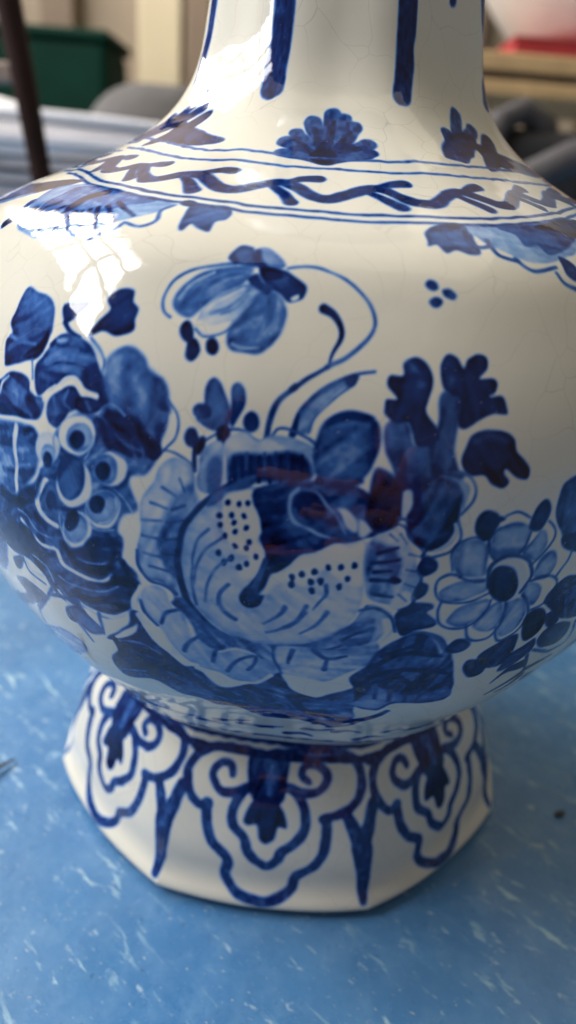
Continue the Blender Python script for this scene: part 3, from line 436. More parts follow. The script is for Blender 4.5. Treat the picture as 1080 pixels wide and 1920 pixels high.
    ('fill',0.72,0.1,0.0121,0.1,[(-18.2,1.817),(-18.5,1.799),(-19.2,1.785),(-20.0,1.779),(-20.6,1.785),(-20.8,1.8),(-20.5,1.819),(-19.8,1.833),(-19.0,1.837),(-18.4,1.831)]),
    ('line',0.1,0.0126,0.0084,0.0058,[(-35.3,1.74),(-34.5,1.705),(-31.7,1.715)]),
    ('line',0.5,0.0091,0.0109,0.0056,[(-29.3,1.705),(-28.2,1.679),(-26.2,1.68)]),
    ('fill',0.78,0.08,0.0072,0.1,[(-39.1,1.706),(-35.6,1.743),(-38.0,1.674),(-39.5,1.668)]),
    ('fill',0.74,0.1,0.0077,0.1,[(-41.6,1.601),(-37.4,1.64),(-33.2,1.636),(-34.8,1.589),(-40.5,1.506),(-51.0,1.371),(-48.9,1.448),(-40.3,1.555)]),
    ('line',0.66,0.0131,0.0087,0.0058,[(-35.9,1.734),(-35.2,1.692),(-32.1,1.685)]),
    ('line',0.7,0.0137,0.0137,0.006,[(-30.4,1.694),(-33.5,1.612),(-38.0,1.517)]),
    ('line',0.08,0.0114,0.0095,0.0056,[(-29.6,1.687),(-28.5,1.66),(-27.1,1.655)]),
    ('fill',0.62,0.06,0.0127,0.1,[(-45.1,1.751),(-40.8,1.78),(-40.3,1.725),(-45.4,1.588),(-49.5,1.583)]),
    ('line',0.06,0.0159,0.0146,0.0054,[(-26.3,1.679),(-24.4,1.668),(-21.4,1.669),(-19.0,1.711)]),
    ('fill',0.8,0.06,0.0084,0.2,[(-25.4,1.749),(-21.5,1.788),(-20.7,1.81),(-18.2,1.818),(-18.1,1.762),(-19.3,1.713),(-21.7,1.68),(-24.6,1.676),(-26.0,1.689)]),
    ('fill',0.6,0.1,0.0068,0.1,[(-29.5,1.624),(-26.8,1.666),(-25.4,1.638),(-23.8,1.591),(-26.1,1.559),(-27.6,1.581),(-29.4,1.582)]),
    ('line',0.65,0.0175,0.0136,0.0063,[(-33.9,1.613),(-38.4,1.501),(-39.0,1.44)]),
    ('line',0.66,0.0145,0.0145,0.0056,[(-31.7,1.65),(-28.9,1.671),(-26.5,1.68)]),
    ('line',0.62,0.0155,0.0093,0.0058,[(-28.5,1.626),(-27.1,1.555),(-26.3,1.524)]),
    ('fill',0.3,0.15,0.0077,0.1,[(-43.7,1.357),(-33.7,1.493),(-29.6,1.502),(-28.5,1.465),(-31.8,1.387),(-38.1,1.326),(-40.9,1.345)]),
    ('line',0.5,0.0123,0.0123,0.0065,[(-44.2,1.36),(-35.6,1.415),(-31.9,1.389)]),
    ('line',0.62,0.0133,0.0106,0.0055,[(-23.6,1.665),(-24.0,1.584)]),
    ('fill',0.78,0.05,0.0065,0.1,[(-19.1,1.711),(-18.1,1.708),(-18.8,1.666),(-22.1,1.597),(-22.0,1.577),(-23.6,1.572),(-19.8,1.658)]),
    ('line',0.6,0.0057,0.0067,0.0045,[(-14.7,2.162),(-13.6,2.159),(-12.3,2.144),(-11.6,2.125)]),
    ('fill',0.9,0.05,0.0054,0.1,[(-15.0,2.16),(-15.1,2.147),(-15.5,2.138),(-15.9,2.136),(-16.3,2.143),(-16.5,2.155),(-16.4,2.168),(-16.0,2.177),(-15.6,2.179),(-15.2,2.172)]),
    ('fill',0.24,0.1,0.0057,0.12,[(-17.0,2.038),(-15.7,2.082),(-15.2,2.122),(-14.0,2.146),(-12.7,2.146),(-11.6,2.117),(-11.6,2.079),(-12.5,2.033),(-13.0,1.973),(-13.0,1.903),(-12.7,1.844),(-12.2,1.778),(-13.4,1.763),(-14.1,1.806),(-15.4,1.825),(-16.8,1.829),(-17.6,1.865),(-17.6,1.911),(-17.1,1.957),(-17.2,1.997)]),
    ('fill',0.52,0.04,0.0112,0.15,[(-13.4,2.061),(-11.9,2.092),(-11.1,2.059),(-12.1,2.017),(-12.8,1.96),(-12.9,1.903),(-12.5,1.834),(-13.5,1.839),(-14.7,1.875),(-15.2,1.921),(-15.0,1.97),(-14.5,2.017)]),
    ('line',0.56,0.0078,0.0047,0.0046,[(-15.9,2.032),(-14.4,2.028)]),
    ('line',0.56,0.0081,0.0048,0.0047,[(-16.9,1.988),(-14.9,1.993)]),
    ('line',0.56,0.0083,0.005,0.0047,[(-16.9,1.947),(-14.7,1.947)]),
    ('line',0.56,0.0085,0.0051,0.0048,[(-16.8,1.901),(-14.2,1.897)]),
    ('line',0.56,0.0088,0.0053,0.0048,[(-16.3,1.863),(-13.9,1.863)]),
    ('line',0.56,0.0075,0.0045,0.0046,[(-14.8,2.074),(-13.5,2.059)]),
    ('line',0.56,0.0073,0.0044,0.0045,[(-13.1,2.1),(-12.5,2.076)]),
    ('line',0.72,0.0061,0.0045,0.0046,[(-13.9,2.028),(-12.5,2.042)]),
    ('line',0.72,0.0062,0.0047,0.0046,[(-14.3,1.991),(-12.7,2.002)]),
    ('line',0.72,0.0064,0.0048,0.0047,[(-14.5,1.949),(-13.0,1.955)]),
    ('line',0.72,0.0066,0.005,0.0047,[(-14.3,1.912),(-13.0,1.907)]),
    ('line',0.72,0.0068,0.0051,0.0048,[(-14.0,1.874),(-12.7,1.864)]),
    ('line',0.66,0.0079,0.0085,0.0049,[(-17.6,1.902),(-17.5,1.861),(-16.6,1.827),(-15.0,1.817),(-13.5,1.797)]),
    ('fill',0.27,0.06,0.0053,0.1,[(-11.2,2.166),(-10.2,2.196),(-9.2,2.199),(-8.9,2.177),(-9.1,2.095),(-10.4,2.078),(-11.3,2.092),(-11.3,2.13)]),
    ('fill',0.56,0.03,0.0106,0.1,[(-10.4,2.144),(-9.3,2.163),(-8.9,2.103),(-10.1,2.084)]),
    ('fill',0.22,0.05,0.0052,0.1,[(-9.0,2.192),(-8.3,2.217),(-7.1,2.225),(-5.9,2.211),(-4.6,2.224),(-3.1,2.225),(-1.3,2.215),(-0.2,2.2),(0.1,2.178),(-0.4,2.141),(-2.7,2.127),(-5.4,2.112),(-7.9,2.101),(-8.5,2.138)]),
    ('fill',0.8,0.03,0.0105,0.1,[(-8.4,2.157),(-7.3,2.18),(-5.1,2.181),(-2.6,2.191),(-1.2,2.179),(-0.6,2.156),(-0.6,2.136),(-2.0,2.124),(-4.6,2.121),(-6.7,2.105),(-8.1,2.097)]),
    ('line',0.92,0.005,0.0068,0.0044,[(-7.9,2.169),(-7.6,2.109)]),
    ('line',0.92,0.005,0.0068,0.0044,[(-7.2,2.171),(-6.9,2.111)]),
    ('line',0.92,0.005,0.0068,0.0044,[(-6.4,2.173),(-6.2,2.113)]),
    ('line',0.92,0.0049,0.0067,0.0044,[(-5.6,2.175),(-5.4,2.115)]),
    ('line',0.92,0.0049,0.0067,0.0044,[(-4.6,2.177),(-4.4,2.117)]),
    ('line',0.92,0.0049,0.0067,0.0044,[(-3.5,2.18),(-3.4,2.12)]),
    ('line',0.92,0.0049,0.0066,0.0044,[(-2.4,2.182),(-2.4,2.122)]),
    ('line',0.92,0.0049,0.0066,0.0044,[(-1.5,2.184),(-1.5,2.124)]),
    ('line',0.66,0.0063,0.0036,0.0044,[(-6.8,2.18),(-6.7,2.142)]),
    ('line',0.66,0.0062,0.0035,0.0044,[(-5.1,2.184),(-5.0,2.146)]),
    ('line',0.66,0.0062,0.0035,0.0044,[(-4.0,2.186),(-3.9,2.149)]),
    ('line',0.66,0.0062,0.0035,0.0043,[(-2.9,2.189),(-2.8,2.151)]),
    ('fill',0.2,0.06,0.0057,0.06,[(-8.5,2.082),(-10.7,2.037),(-12.3,1.985),(-12.8,1.927),(-12.8,1.869),(-12.4,1.808),(-11.3,1.762),(-9.6,1.715),(-7.3,1.681),(-4.9,1.668),(-1.3,1.675),(1.5,1.696),(3.7,1.731),(5.1,1.78),(5.8,1.839),(5.6,1.907),(5.4,1.991),(2.9,2.013),(-1.4,2.055),(-5.7,2.102)]),
    ('line',0.84,0.0154,0.0154,0.0048,[(-7.8,2.105),(-9.1,2.084),(-11.0,2.043),(-12.6,1.984),(-13.1,1.912),(-13.0,1.837),(-12.0,1.771),(-9.7,1.704),(-6.7,1.661),(-2.5,1.653),(2.2,1.681),(4.8,1.732),(6.5,1.817)]),
    ('fill',0.55,0.05,0.0053,0.1,[(-7.8,2.109),(-5.8,2.132),(-6.2,2.1),(-8.7,2.069),(-10.2,2.045),(-9.8,2.078)]),
    ('fill',0.03,0,0.0073,0.1,[(-8.5,2.078),(-7.0,2.092),(-5.8,2.091),(-5.4,2.054),(-5.1,2.02),(-4.9,1.998),(-5.2,1.975),(-4.4,1.949),(-4.8,1.906),(-5.8,1.872),(-6.8,1.874),(-7.0,1.903),(-5.9,1.93),(-7.4,1.94),(-8.1,1.966),(-8.8,2.009),(-8.7,2.054)]),
    ('fill',0.95,0,0.0045,0.1,[(-8.0,2.06),(-8.1,2.054),(-8.3,2.052),(-8.5,2.055),(-8.5,2.062),(-8.3,2.066),(-8.1,2.065)]),
    ('fill',0.95,0,0.0045,0.1,[(-6.9,2.059),(-7.0,2.053),(-7.2,2.051),(-7.4,2.054),(-7.4,2.06),(-7.2,2.065),(-7.0,2.064)]),
    ('fill',0.95,0,0.0045,0.1,[(-6.0,2.063),(-6.1,2.057),(-6.3,2.055),(-6.5,2.059),(-6.5,2.065),(-6.3,2.069),(-6.1,2.068)]),
    ('fill',0.95,0,0.0045,0.1,[(-8.8,2.027),(-8.9,2.021),(-9.1,2.019),(-9.3,2.023),(-9.3,2.029),(-9.1,2.034),(-8.9,2.033)]),
    ('fill',0.95,0,0.0045,0.1,[(-7.7,2.031),(-7.8,2.025),(-8.0,2.023),(-8.2,2.027),(-8.2,2.033),(-8.0,2.038),(-7.8,2.037)]),
    ('fill',0.95,0,0.0045,0.1,[(-6.5,2.032),(-6.5,2.026),(-6.8,2.024),(-6.9,2.027),(-7.0,2.033),(-6.8,2.038),(-6.6,2.037)]),
    ('fill',0.95,0,0.0045,0.1,[(-8.7,2.003),(-8.8,1.997),(-9.0,1.995),(-9.2,1.999),(-9.2,2.005),(-9.0,2.01),(-8.8,2.009)]),
    ('fill',0.95,0,0.0045,0.1,[(-7.4,2.014),(-7.5,2.007),(-7.7,2.005),(-7.9,2.009),(-7.9,2.015),(-7.8,2.02),(-7.5,2.019)]),
    ('fill',0.95,0,0.0045,0.1,[(-6.1,2.004),(-6.2,1.998),(-6.4,1.996),(-6.6,1.999),(-6.6,2.006),(-6.5,2.01),(-6.2,2.009)]),
    ('fill',0.95,0,0.0045,0.1,[(-7.1,1.99),(-7.2,1.984),(-7.4,1.982),(-7.6,1.985),(-7.6,1.992),(-7.4,1.997),(-7.2,1.996)]),
    ('fill',0.95,0,0.0046,0.1,[(-8.1,1.977),(-8.2,1.97),(-8.4,1.968),(-8.6,1.972),(-8.6,1.978),(-8.4,1.983),(-8.2,1.982)]),
    ('fill',0.95,0,0.0046,0.1,[(-5.7,1.97),(-5.8,1.963),(-6.0,1.961),(-6.2,1.965),(-6.2,1.972),(-6.0,1.976),(-5.8,1.976)]),
    ('fill',0.95,0,0.0046,0.1,[(-7.1,1.953),(-7.2,1.947),(-7.5,1.945),(-7.6,1.948),(-7.7,1.955),(-7.5,1.96),(-7.3,1.959)]),
    ('fill',0.95,0,0.0046,0.1,[(-8.8,1.931),(-8.9,1.924),(-9.1,1.922),(-9.3,1.926),(-9.3,1.933),(-9.1,1.938),(-8.9,1.937)]),
    ('fill',0.95,0,0.0046,0.1,[(-6.0,1.953),(-6.1,1.947),(-6.3,1.945),(-6.5,1.949),(-6.5,1.955),(-6.3,1.96),(-6.1,1.959)]),
    ('fill',0.95,0,0.0046,0.1,[(-5.0,1.934),(-5.1,1.927),(-5.3,1.925),(-5.5,1.929),(-5.5,1.936),(-5.4,1.941),(-5.1,1.94)]),
    ('fill',0.95,0,0.0046,0.1,[(-6.0,1.912),(-6.1,1.905),(-6.3,1.903),(-6.5,1.907),(-6.5,1.914),(-6.3,1.919),(-6.1,1.918)]),
    ('fill',0.95,0,0.0047,0.1,[(-6.7,1.901),(-6.7,1.894),(-7.0,1.892),(-7.2,1.896),(-7.2,1.903),(-7.0,1.908),(-6.8,1.907)]),
    ('fill',0.95,0,0.0046,0.1,[(-7.5,1.922),(-7.6,1.915),(-7.8,1.913),(-8.0,1.917),(-8.0,1.924),(-7.8,1.929),(-7.6,1.928)]),
    ('fill',0.95,0,0.0047,0.1,[(-8.2,1.909),(-8.3,1.902),(-8.5,1.9),(-8.7,1.904),(-8.7,1.911),(-8.5,1.916),(-8.3,1.915)]),
    ('line',0.56,0.0074,0.0063,0.0047,[(-10.2,1.987),(-11.2,1.957),(-11.6,1.913),(-11.6,1.883)]),
    ('line',0.56,0.0075,0.0064,0.0047,[(-8.7,1.969),(-10.3,1.936),(-11.2,1.895),(-11.6,1.838)]),
    ('line',0.56,0.0077,0.0066,0.0048,[(-7.8,1.921),(-9.2,1.891),(-10.1,1.849),(-10.5,1.788)]),
    ('line',0.56,0.008,0.0068,0.0048,[(-7.9,1.849),(-8.8,1.822),(-9.2,1.781)]),
    ('line',0.56,0.0081,0.007,0.0048,[(-11.7,1.878),(-11.8,1.826),(-11.3,1.774)]),
    ('line',0.58,0.0105,0.0123,0.0049,[(-7.9,1.849),(-8.9,1.809),(-8.7,1.769),(-7.3,1.743)]),
    ('line',0.52,0.0091,0.0109,0.0049,[(-3.8,1.709),(-1.5,1.735),(0.1,1.784)]),
    ('fill',0.8,0.05,0.0055,0.2,[(-5.8,2.093),(-2.7,2.125),(1.3,2.134),(4.5,2.121),(6.7,2.075),(7.6,2.022),(5.5,2.008),(3.6,1.989),(2.3,1.983),(0.5,1.96),(-1.1,1.946),(-2.0,1.918),(-3.0,1.894),(-3.8,1.873),(-4.2,1.837),(-4.7,1.798),(-5.8,1.788),(-6.6,1.802),(-6.5,1.833),(-5.4,1.872),(-4.3,1.912),(-4.3,1.947),(-5.0,1.98),(-4.9,2.001),(-5.2,2.033)]),
    ('line',0.66,0.0144,0.0224,0.0047,[(-4.2,1.927),(-5.0,1.865),(-5.6,1.816)]),
    ('fill',0.92,0.0,0.0088,0.1,[(-1.6,2.099),(0.4,2.11),(1.2,2.074),(0.7,2.041),(-1.2,2.049),(-1.9,2.073)]),
    ('line',0.3,0.0093,0.0075,0.0045,[(-1.5,2.112),(-2.3,2.091),(-2.4,2.059),(-1.5,2.029),(0.3,2.007),(1.7,1.997)]),  # pale loop in the flower heart: a ring's reflection painted as pigment
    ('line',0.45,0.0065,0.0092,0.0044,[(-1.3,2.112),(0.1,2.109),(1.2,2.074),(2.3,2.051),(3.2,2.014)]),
    ('fill',0.12,0,0.0071,0.1,[(2.3,2.07),(3.3,2.07),(4.2,2.046),(4.2,2.019),(3.3,2.026),(2.7,2.051)]),
    ('fill',0.12,0,0.0072,0.1,[(4.5,2.05),(5.7,2.031),(5.0,2.007),(4.4,2.015)]),
    ('fill',0.03,0,0.0074,0.1,[(-4.7,1.83),(-4.0,1.858),(-3.6,1.89),(-2.2,1.903),(-1.0,1.943),(0.3,1.952),(2.3,1.98),(3.9,1.979),(5.0,1.995),(5.3,1.954),(5.5,1.897),(4.9,1.876),(2.7,1.901),(1.5,1.918),(0.6,1.885),(-0.4,1.862),(-1.5,1.874),(-3.1,1.865),(-4.0,1.832)]),
    ('fill',0.95,0,0.0047,0.1,[(-1.2,1.887),(-1.3,1.88),(-1.5,1.877),(-1.7,1.882),(-1.8,1.89),(-1.6,1.895),(-1.3,1.894)]),
    ('fill',0.95,0,0.0046,0.1,[(-0.2,1.899),(-0.3,1.891),(-0.6,1.889),(-0.8,1.893),(-0.8,1.901),(-0.6,1.907),(-0.4,1.906)]),
    ('fill',0.95,0,0.0046,0.1,[(1.0,1.909),(0.9,1.902),(0.6,1.899),(0.4,1.904),(0.4,1.912),(0.6,1.917),(0.8,1.916)]),
    ('fill',0.95,0,0.0046,0.1,[(2.2,1.924),(2.2,1.917),(1.9,1.914),(1.7,1.919),(1.7,1.927),(1.8,1.932),(2.1,1.931)]),
    ('fill',0.95,0,0.0046,0.1,[(3.5,1.927),(3.4,1.92),(3.1,1.917),(2.9,1.922),(2.9,1.93),(3.1,1.935),(3.3,1.934)]),
    ('fill',0.95,0,0.0046,0.1,[(4.8,1.934),(4.7,1.927),(4.4,1.925),(4.2,1.929),(4.2,1.937),(4.3,1.942),(4.6,1.941)]),
    ('fill',0.95,0,0.0047,0.1,[(4.3,1.897),(4.2,1.89),(4.0,1.888),(3.8,1.892),(3.7,1.9),(3.9,1.906),(4.2,1.904)]),
    ('fill',0.95,0,0.0047,0.1,[(3.6,1.873),(3.6,1.866),(3.3,1.863),(3.1,1.868),(3.0,1.876),(3.2,1.882),(3.5,1.881)]),
    ('fill',0.95,0,0.0047,0.1,[(1.6,1.884),(1.5,1.876),(1.3,1.873),(1.1,1.878),(1.0,1.886),(1.2,1.892),(1.5,1.891)]),
    ('fill',0.95,0,0.0047,0.1,[(0.7,1.879),(0.6,1.871),(0.3,1.868),(0.1,1.873),(0.1,1.881),(0.2,1.887),(0.5,1.886)]),
    ('fill',0.95,0,0.0047,0.1,[(0.8,1.854),(0.8,1.846),(0.5,1.843),(0.3,1.848),(0.2,1.856),(0.4,1.862),(0.7,1.861)]),
    ('fill',0.95,0,0.0047,0.1,[(-1.3,1.868),(-1.4,1.861),(-1.6,1.858),(-1.9,1.863),(-1.9,1.871),(-1.7,1.877),(-1.4,1.876)]),
    ('line',0.56,0.0129,0.0059,0.0049,[(-2.0,1.797),(-2.9,1.764),(-4.0,1.741)]),
    ('line',0.56,0.013,0.0059,0.0049,[(0.1,1.804),(-0.8,1.758),(-2.6,1.721)]),
    ('line',0.56,0.012,0.0055,0.0047,[(1.9,1.874),(2.0,1.843),(0.9,1.797)]),
    ('line',0.56,0.0131,0.006,0.0049,[(2.4,1.792),(1.5,1.753),(-0.2,1.717)]),
    ('fill',0.22,0.06,0.0056,0.1,[(5.8,2.005),(6.7,2.025),(8.0,2.045),(8.9,2.037),(9.4,2.01),(10.9,1.98),(11.1,1.967),(10.8,1.933),(11.2,1.905),(10.6,1.864),(10.9,1.833),(9.7,1.815),(8.5,1.83),(7.0,1.838),(6.1,1.857),(5.6,1.916),(5.5,1.964)]),
    ('fill',0.03,0,0.0055,0.1,[(8.1,2.044),(8.9,2.038),(9.5,2.009),(10.9,1.98),(11.1,1.967),(10.8,1.935),(10.3,1.967),(9.5,1.998),(8.8,2.024)]),
    ('fill',0.08,0,0.0077,0.1,[(10.6,1.865),(10.9,1.833),(9.7,1.815),(8.7,1.823),(9.0,1.853),(9.8,1.874)]),
    ('fill',0.55,0.03,0.013,0.2,[(5.7,1.996),(7.1,1.993),(8.5,1.974),(9.0,1.923),(8.4,1.887),(7.8,1.856),(6.6,1.857),(5.8,1.898),(5.6,1.955)]),
    ('line',0.82,0.0101,0.0071,0.0046,[(6.6,1.968),(8.5,1.985)]),
    ('line',0.82,0.0103,0.0072,0.0046,[(6.2,1.942),(8.8,1.957)]),
    ('line',0.82,0.0107,0.0075,0.0047,[(6.3,1.897),(8.8,1.897)]),
    ('line',0.82,0.0111,0.0078,0.0048,[(6.8,1.86),(8.7,1.856)]),
    ('line',0.82,0.0105,0.0073,0.0047,[(6.5,1.919),(8.2,1.926)]),
    ('fill',0.92,0.05,0.0056,0.1,[(9.4,1.901),(9.3,1.896),(9.0,1.892),(8.7,1.892),(8.4,1.895),(8.2,1.9),(8.3,1.905),(8.6,1.909),(8.9,1.909),(9.2,1.906)]),
    ('line',0.58,0.005,0.003,0.0045,[(7.6,2.022),(8.4,2.005)]),
    ('line',0.58,0.005,0.003,0.0046,[(8.6,2.024),(9.3,1.998)]),
    ('line',0.58,0.0052,0.0031,0.0046,[(9.7,1.971),(10.6,1.967)]),
    ('line',0.58,0.0053,0.0032,0.0047,[(9.7,1.933),(10.6,1.929)]),
    ('line',0.58,0.0055,0.0033,0.0047,[(9.8,1.894),(10.8,1.885)]),
    ('line',0.58,0.0057,0.0034,0.0048,[(9.3,1.864),(10.2,1.844)]),
    ('line',0.6,0.0048,0.0048,0.0047,[(6.7,2.027),(8.1,2.046),(9.0,2.037),(9.5,2.01),(10.9,1.981),(11.2,1.966),(10.8,1.934),(11.3,1.905),(10.7,1.864),(10.9,1.832),(9.7,1.814)]),
    ('fill',0.33,0.05,0.0059,0.1,[(6.0,1.809),(7.0,1.828),(8.7,1.809),(9.5,1.776),(9.4,1.74),(8.3,1.701),(6.9,1.672),(4.8,1.706),(5.2,1.769)]),
    ('fill',0.05,0,0.006,0.1,[(8.1,1.781),(9.0,1.788),(9.5,1.771),(9.3,1.74),(8.6,1.706),(7.9,1.698),(8.7,1.74)]),
    ('fill',0.56,0.08,0.0081,0.2,[(-4.1,1.659),(0.2,1.681),(3.2,1.721),(5.2,1.768),(6.5,1.789),(7.4,1.78),(7.7,1.731),(6.9,1.679),(4.9,1.625),(2.1,1.602),(-0.6,1.622),(-4.1,1.601)]),
    ('line',0.68,0.0083,0.0071,0.0049,[(5.7,1.807),(7.1,1.817),(8.3,1.806),(9.2,1.785),(9.8,1.748)]),
    ('line',0.8,0.0081,0.0068,0.0051,[(-2.5,1.645),(-1.1,1.656),(0.2,1.64)]),
    ('line',0.8,0.0081,0.0067,0.0051,[(1.4,1.623),(2.9,1.662),(4.5,1.687)]),
    ('line',0.8,0.0075,0.0063,0.005,[(4.6,1.707),(5.8,1.735),(6.8,1.743)]),
    ('fill',0.3,0.03,0.0063,0.1,[(-4.5,1.601),(-0.6,1.616),(2.6,1.597),(5.3,1.626),(7.5,1.68),(7.6,1.646),(5.7,1.598),(2.8,1.557),(-4.4,1.522)]),
    ('fill',0.04,0,0.0062,0.1,[(6.9,1.656),(7.6,1.681),(8.7,1.66),(8.5,1.624),(7.5,1.603),(6.1,1.599),(6.9,1.624)]),
    ('fill',0.72,0.08,0.0068,0.22,[(-22.7,1.579),(-21.6,1.585),(-19.1,1.631),(-18.3,1.704),(-17.5,1.635),(-15.5,1.579),(-13.8,1.532),(-12.0,1.534),(-10.3,1.471),(-8.7,1.454),(-5.9,1.482),(-3.2,1.525),(-1.9,1.55),(-0.4,1.483),(2.5,1.449),(4.5,1.475),(6.9,1.509),(8.7,1.554),(8.9,1.47),(7.8,1.404),(8.6,1.322),(6.3,1.218),(1.4,1.271),(-1.8,1.269),(-4.4,1.273),(-7.4,1.337),(-10.5,1.332),(-12.7,1.364),(-15.0,1.373),(-17.1,1.408),(-19.0,1.426),(-22.7,1.397),(-24.1,1.438),(-23.9,1.483),(-22.5,1.53)]),
    ('line',0.86,0.0236,0.015,0.0089,[(-21.4,1.568),(-18.5,1.575),(-15.9,1.548),(-13.5,1.505),(-11.1,1.432)]),
    ('line',0.86,0.0266,0.0169,0.0091,[(-22.7,1.488),(-19.4,1.481),(-16.4,1.452)]),
    ('line',0.86,0.0219,0.014,0.0086,[(-18.7,1.617),(-17.3,1.584)]),
    ('line',0.86,0.0275,0.0175,0.0092,[(-6.6,1.407),(-4.3,1.377),(-0.7,1.381)]),
    ('line',0.86,0.0285,0.0181,0.0092,[(-0.3,1.437),(1.7,1.362),(4.9,1.325)]),
    ('line',0.86,0.0268,0.017,0.0091,[(-10.0,1.413),(-7.7,1.4)]),
    ('line',0.55,0.0125,0.0084,0.0055,[(-21.7,1.575),(-18.9,1.59),(-16.4,1.563)]),
    ('line',0.55,0.0157,0.0105,0.0058,[(-22.8,1.434),(-19.3,1.46)]),
    ('line',0.55,0.018,0.012,0.0059,[(-6.2,1.331),(-3.1,1.333)]),
    ('line',0.55,0.0163,0.0108,0.0058,[(-1.3,1.392),(0.9,1.32)]),
    ('fill',0.24,0.05,0.0063,0.1,[(-17.4,1.791),(-16.1,1.813),(-14.7,1.8),(-14.1,1.755),(-12.9,1.739),(-12.2,1.658),(-10.2,1.642),(-9.3,1.612),(-7.3,1.629),(-4.8,1.613),(-3.2,1.592),(-2.9,1.546),(-4.7,1.497),(-7.4,1.496),(-9.5,1.527),(-11.6,1.534),(-13.6,1.57),(-15.1,1.632),(-16.1,1.682),(-17.5,1.712),(-17.8,1.755)]),
    ('fill',0.54,0.06,0.0081,0.2,[(-14.1,1.769),(-12.8,1.789),(-11.7,1.759),(-9.2,1.703),(-6.3,1.675),(-3.3,1.661),(-2.7,1.594),(-4.3,1.615),(-7.3,1.638),(-9.3,1.621),(-11.5,1.653),(-12.1,1.698),(-12.9,1.739)]),
    ('line',0.66,0.0107,0.009,0.0051,[(-15.7,1.69),(-14.8,1.733),(-13.3,1.751)]),
    ('line',0.66,0.0115,0.0097,0.0052,[(-13.3,1.596),(-12.6,1.639),(-11.1,1.673)]),
    ('line',0.66,0.0116,0.0098,0.0052,[(-10.0,1.568),(-9.6,1.615),(-8.7,1.636)]),
    ('line',0.66,0.0118,0.01,0.0053,[(-8.4,1.537),(-7.1,1.586),(-5.2,1.613)]),
    ('line',0.66,0.0117,0.0099,0.0053,[(-5.8,1.551),(-5.0,1.583),(-4.8,1.613)]),
    ('line',0.66,0.0112,0.0094,0.0051,[(-17.8,1.755),(-17.4,1.714),(-16.2,1.68)]),
    ('line',0.66,0.0113,0.0096,0.0052,[(-2.9,1.655),(-2.5,1.595),(-1.9,1.55)]),
    ('line',0.03,0.0285,0.0152,0.0053,[(-18.0,1.699),(-16.9,1.645),(-15.0,1.606),(-13.7,1.55),(-12.1,1.541)]),
    ('line',0.05,0.0183,0.0116,0.0051,[(-18.7,1.728),(-18.5,1.758),(-17.6,1.798)]),
    ('line',0.03,0.0163,0.0264,0.0055,[(-12.0,1.529),(-10.2,1.513),(-8.6,1.479)]),
    ('line',0.05,0.0089,0.0138,0.0055,[(-6.4,1.488),(-4.8,1.495),(-3.1,1.535)]),
    ('fill',0.28,0.05,0.0062,0.15,[(-2.8,1.653),(-0.9,1.67),(3.4,1.667),(6.2,1.683),(7.9,1.71),(8.7,1.671),(7.9,1.618),(5.7,1.576),(4.1,1.542),(2.1,1.525),(-0.6,1.543),(-1.9,1.558)]),
    ('fill',0.03,0,0.0065,0.1,[(-1.8,1.545),(1.0,1.541),(4.2,1.532),(6.5,1.569),(6.7,1.55),(6.2,1.507),(4.4,1.486),(2.3,1.478),(0.1,1.496)]),
    ('line',0.66,0.015,0.0083,0.0051,[(1.5,1.661),(3.1,1.632),(5.2,1.647)]),
    ('line',0.66,0.0157,0.0087,0.0052,[(3.1,1.587),(3.2,1.624)]),
    ('line',0.66,0.0152,0.0085,0.0052,[(-0.9,1.653),(-1.2,1.599)]),
    ('fill',0.76,0.08,0.0065,0.2,[(6.2,1.557),(7.9,1.621),(8.9,1.687),(11.1,1.733),(13.3,1.745),(15.3,1.725),(17.2,1.662),(18.8,1.568),(19.9,1.461),(17.9,1.438),(12.9,1.441),(11.0,1.395),(7.9,1.423),(7.4,1.5)]),
    ('line',0.86,0.0177,0.0133,0.0052,[(8.6,1.613),(11.7,1.67),(16.1,1.656)]),
    ('line',0.86,0.0193,0.0144,0.0054,[(8.4,1.567),(12.4,1.606),(17.8,1.581)]),
    ('line',0.86,0.0167,0.0125,0.0051,[(9.4,1.657),(13.1,1.71)]),
    ('line',0.86,0.02,0.015,0.0055,[(9.4,1.519),(11.5,1.571),(14.6,1.52)]),
    ('fill',0.45,0.08,0.0068,0.1,[(7.4,1.443),(9.0,1.492),(9.6,1.53),(12.3,1.496),(15.1,1.485),(18.8,1.518),(20.1,1.463),(17.8,1.445),(12.8,1.445),(10.9,1.402),(7.6,1.422)]),
    ('line',0.7,0.0154,0.0103,0.0055,[(9.6,1.532),(9.9,1.466)]),
    ('line',0.7,0.0162,0.0108,0.0056,[(11.5,1.509),(11.9,1.454)]),
    ('line',0.7,0.0168,0.0112,0.0056,[(13.6,1.495),(13.8,1.453)]),
    ('line',0.7,0.0172,0.0115,0.0057,[(15.9,1.498),(15.5,1.457)]),
    ('line',0.8,0.0396,0.0158,0.0059,[(8.2,1.297),(10.6,1.337),(12.5,1.392)]),
    ('line',0.8,0.0231,0.0093,0.0061,[(6.0,1.207),(8.5,1.249),(9.5,1.308)]),
    ('line',0.8,0.0193,0.0077,0.0061,[(3.8,1.233),(6.8,1.258)]),
    ('line',0.55,0.0084,0.0084,0.0051,[(11.6,1.742),(13.0,1.744),(14.8,1.723),(16.3,1.682),(16.3,1.66)]),
    ('fill',0.3,0.02,0.0062,0.1,[(14.1,1.725),(15.1,1.711),(16.1,1.677),(15.8,1.664),(15.0,1.699)]),
    ('fill',0.8,0.08,0.0056,0.1,[(10.8,1.939),(11.4,1.968),(12.6,1.954),(12.7,1.93),(11.5,1.915)]),
    ('fill',0.78,0.08,0.0057,0.1,[(10.8,1.865),(11.3,1.896),(12.2,1.891),(12.1,1.865),(11.3,1.849)]),
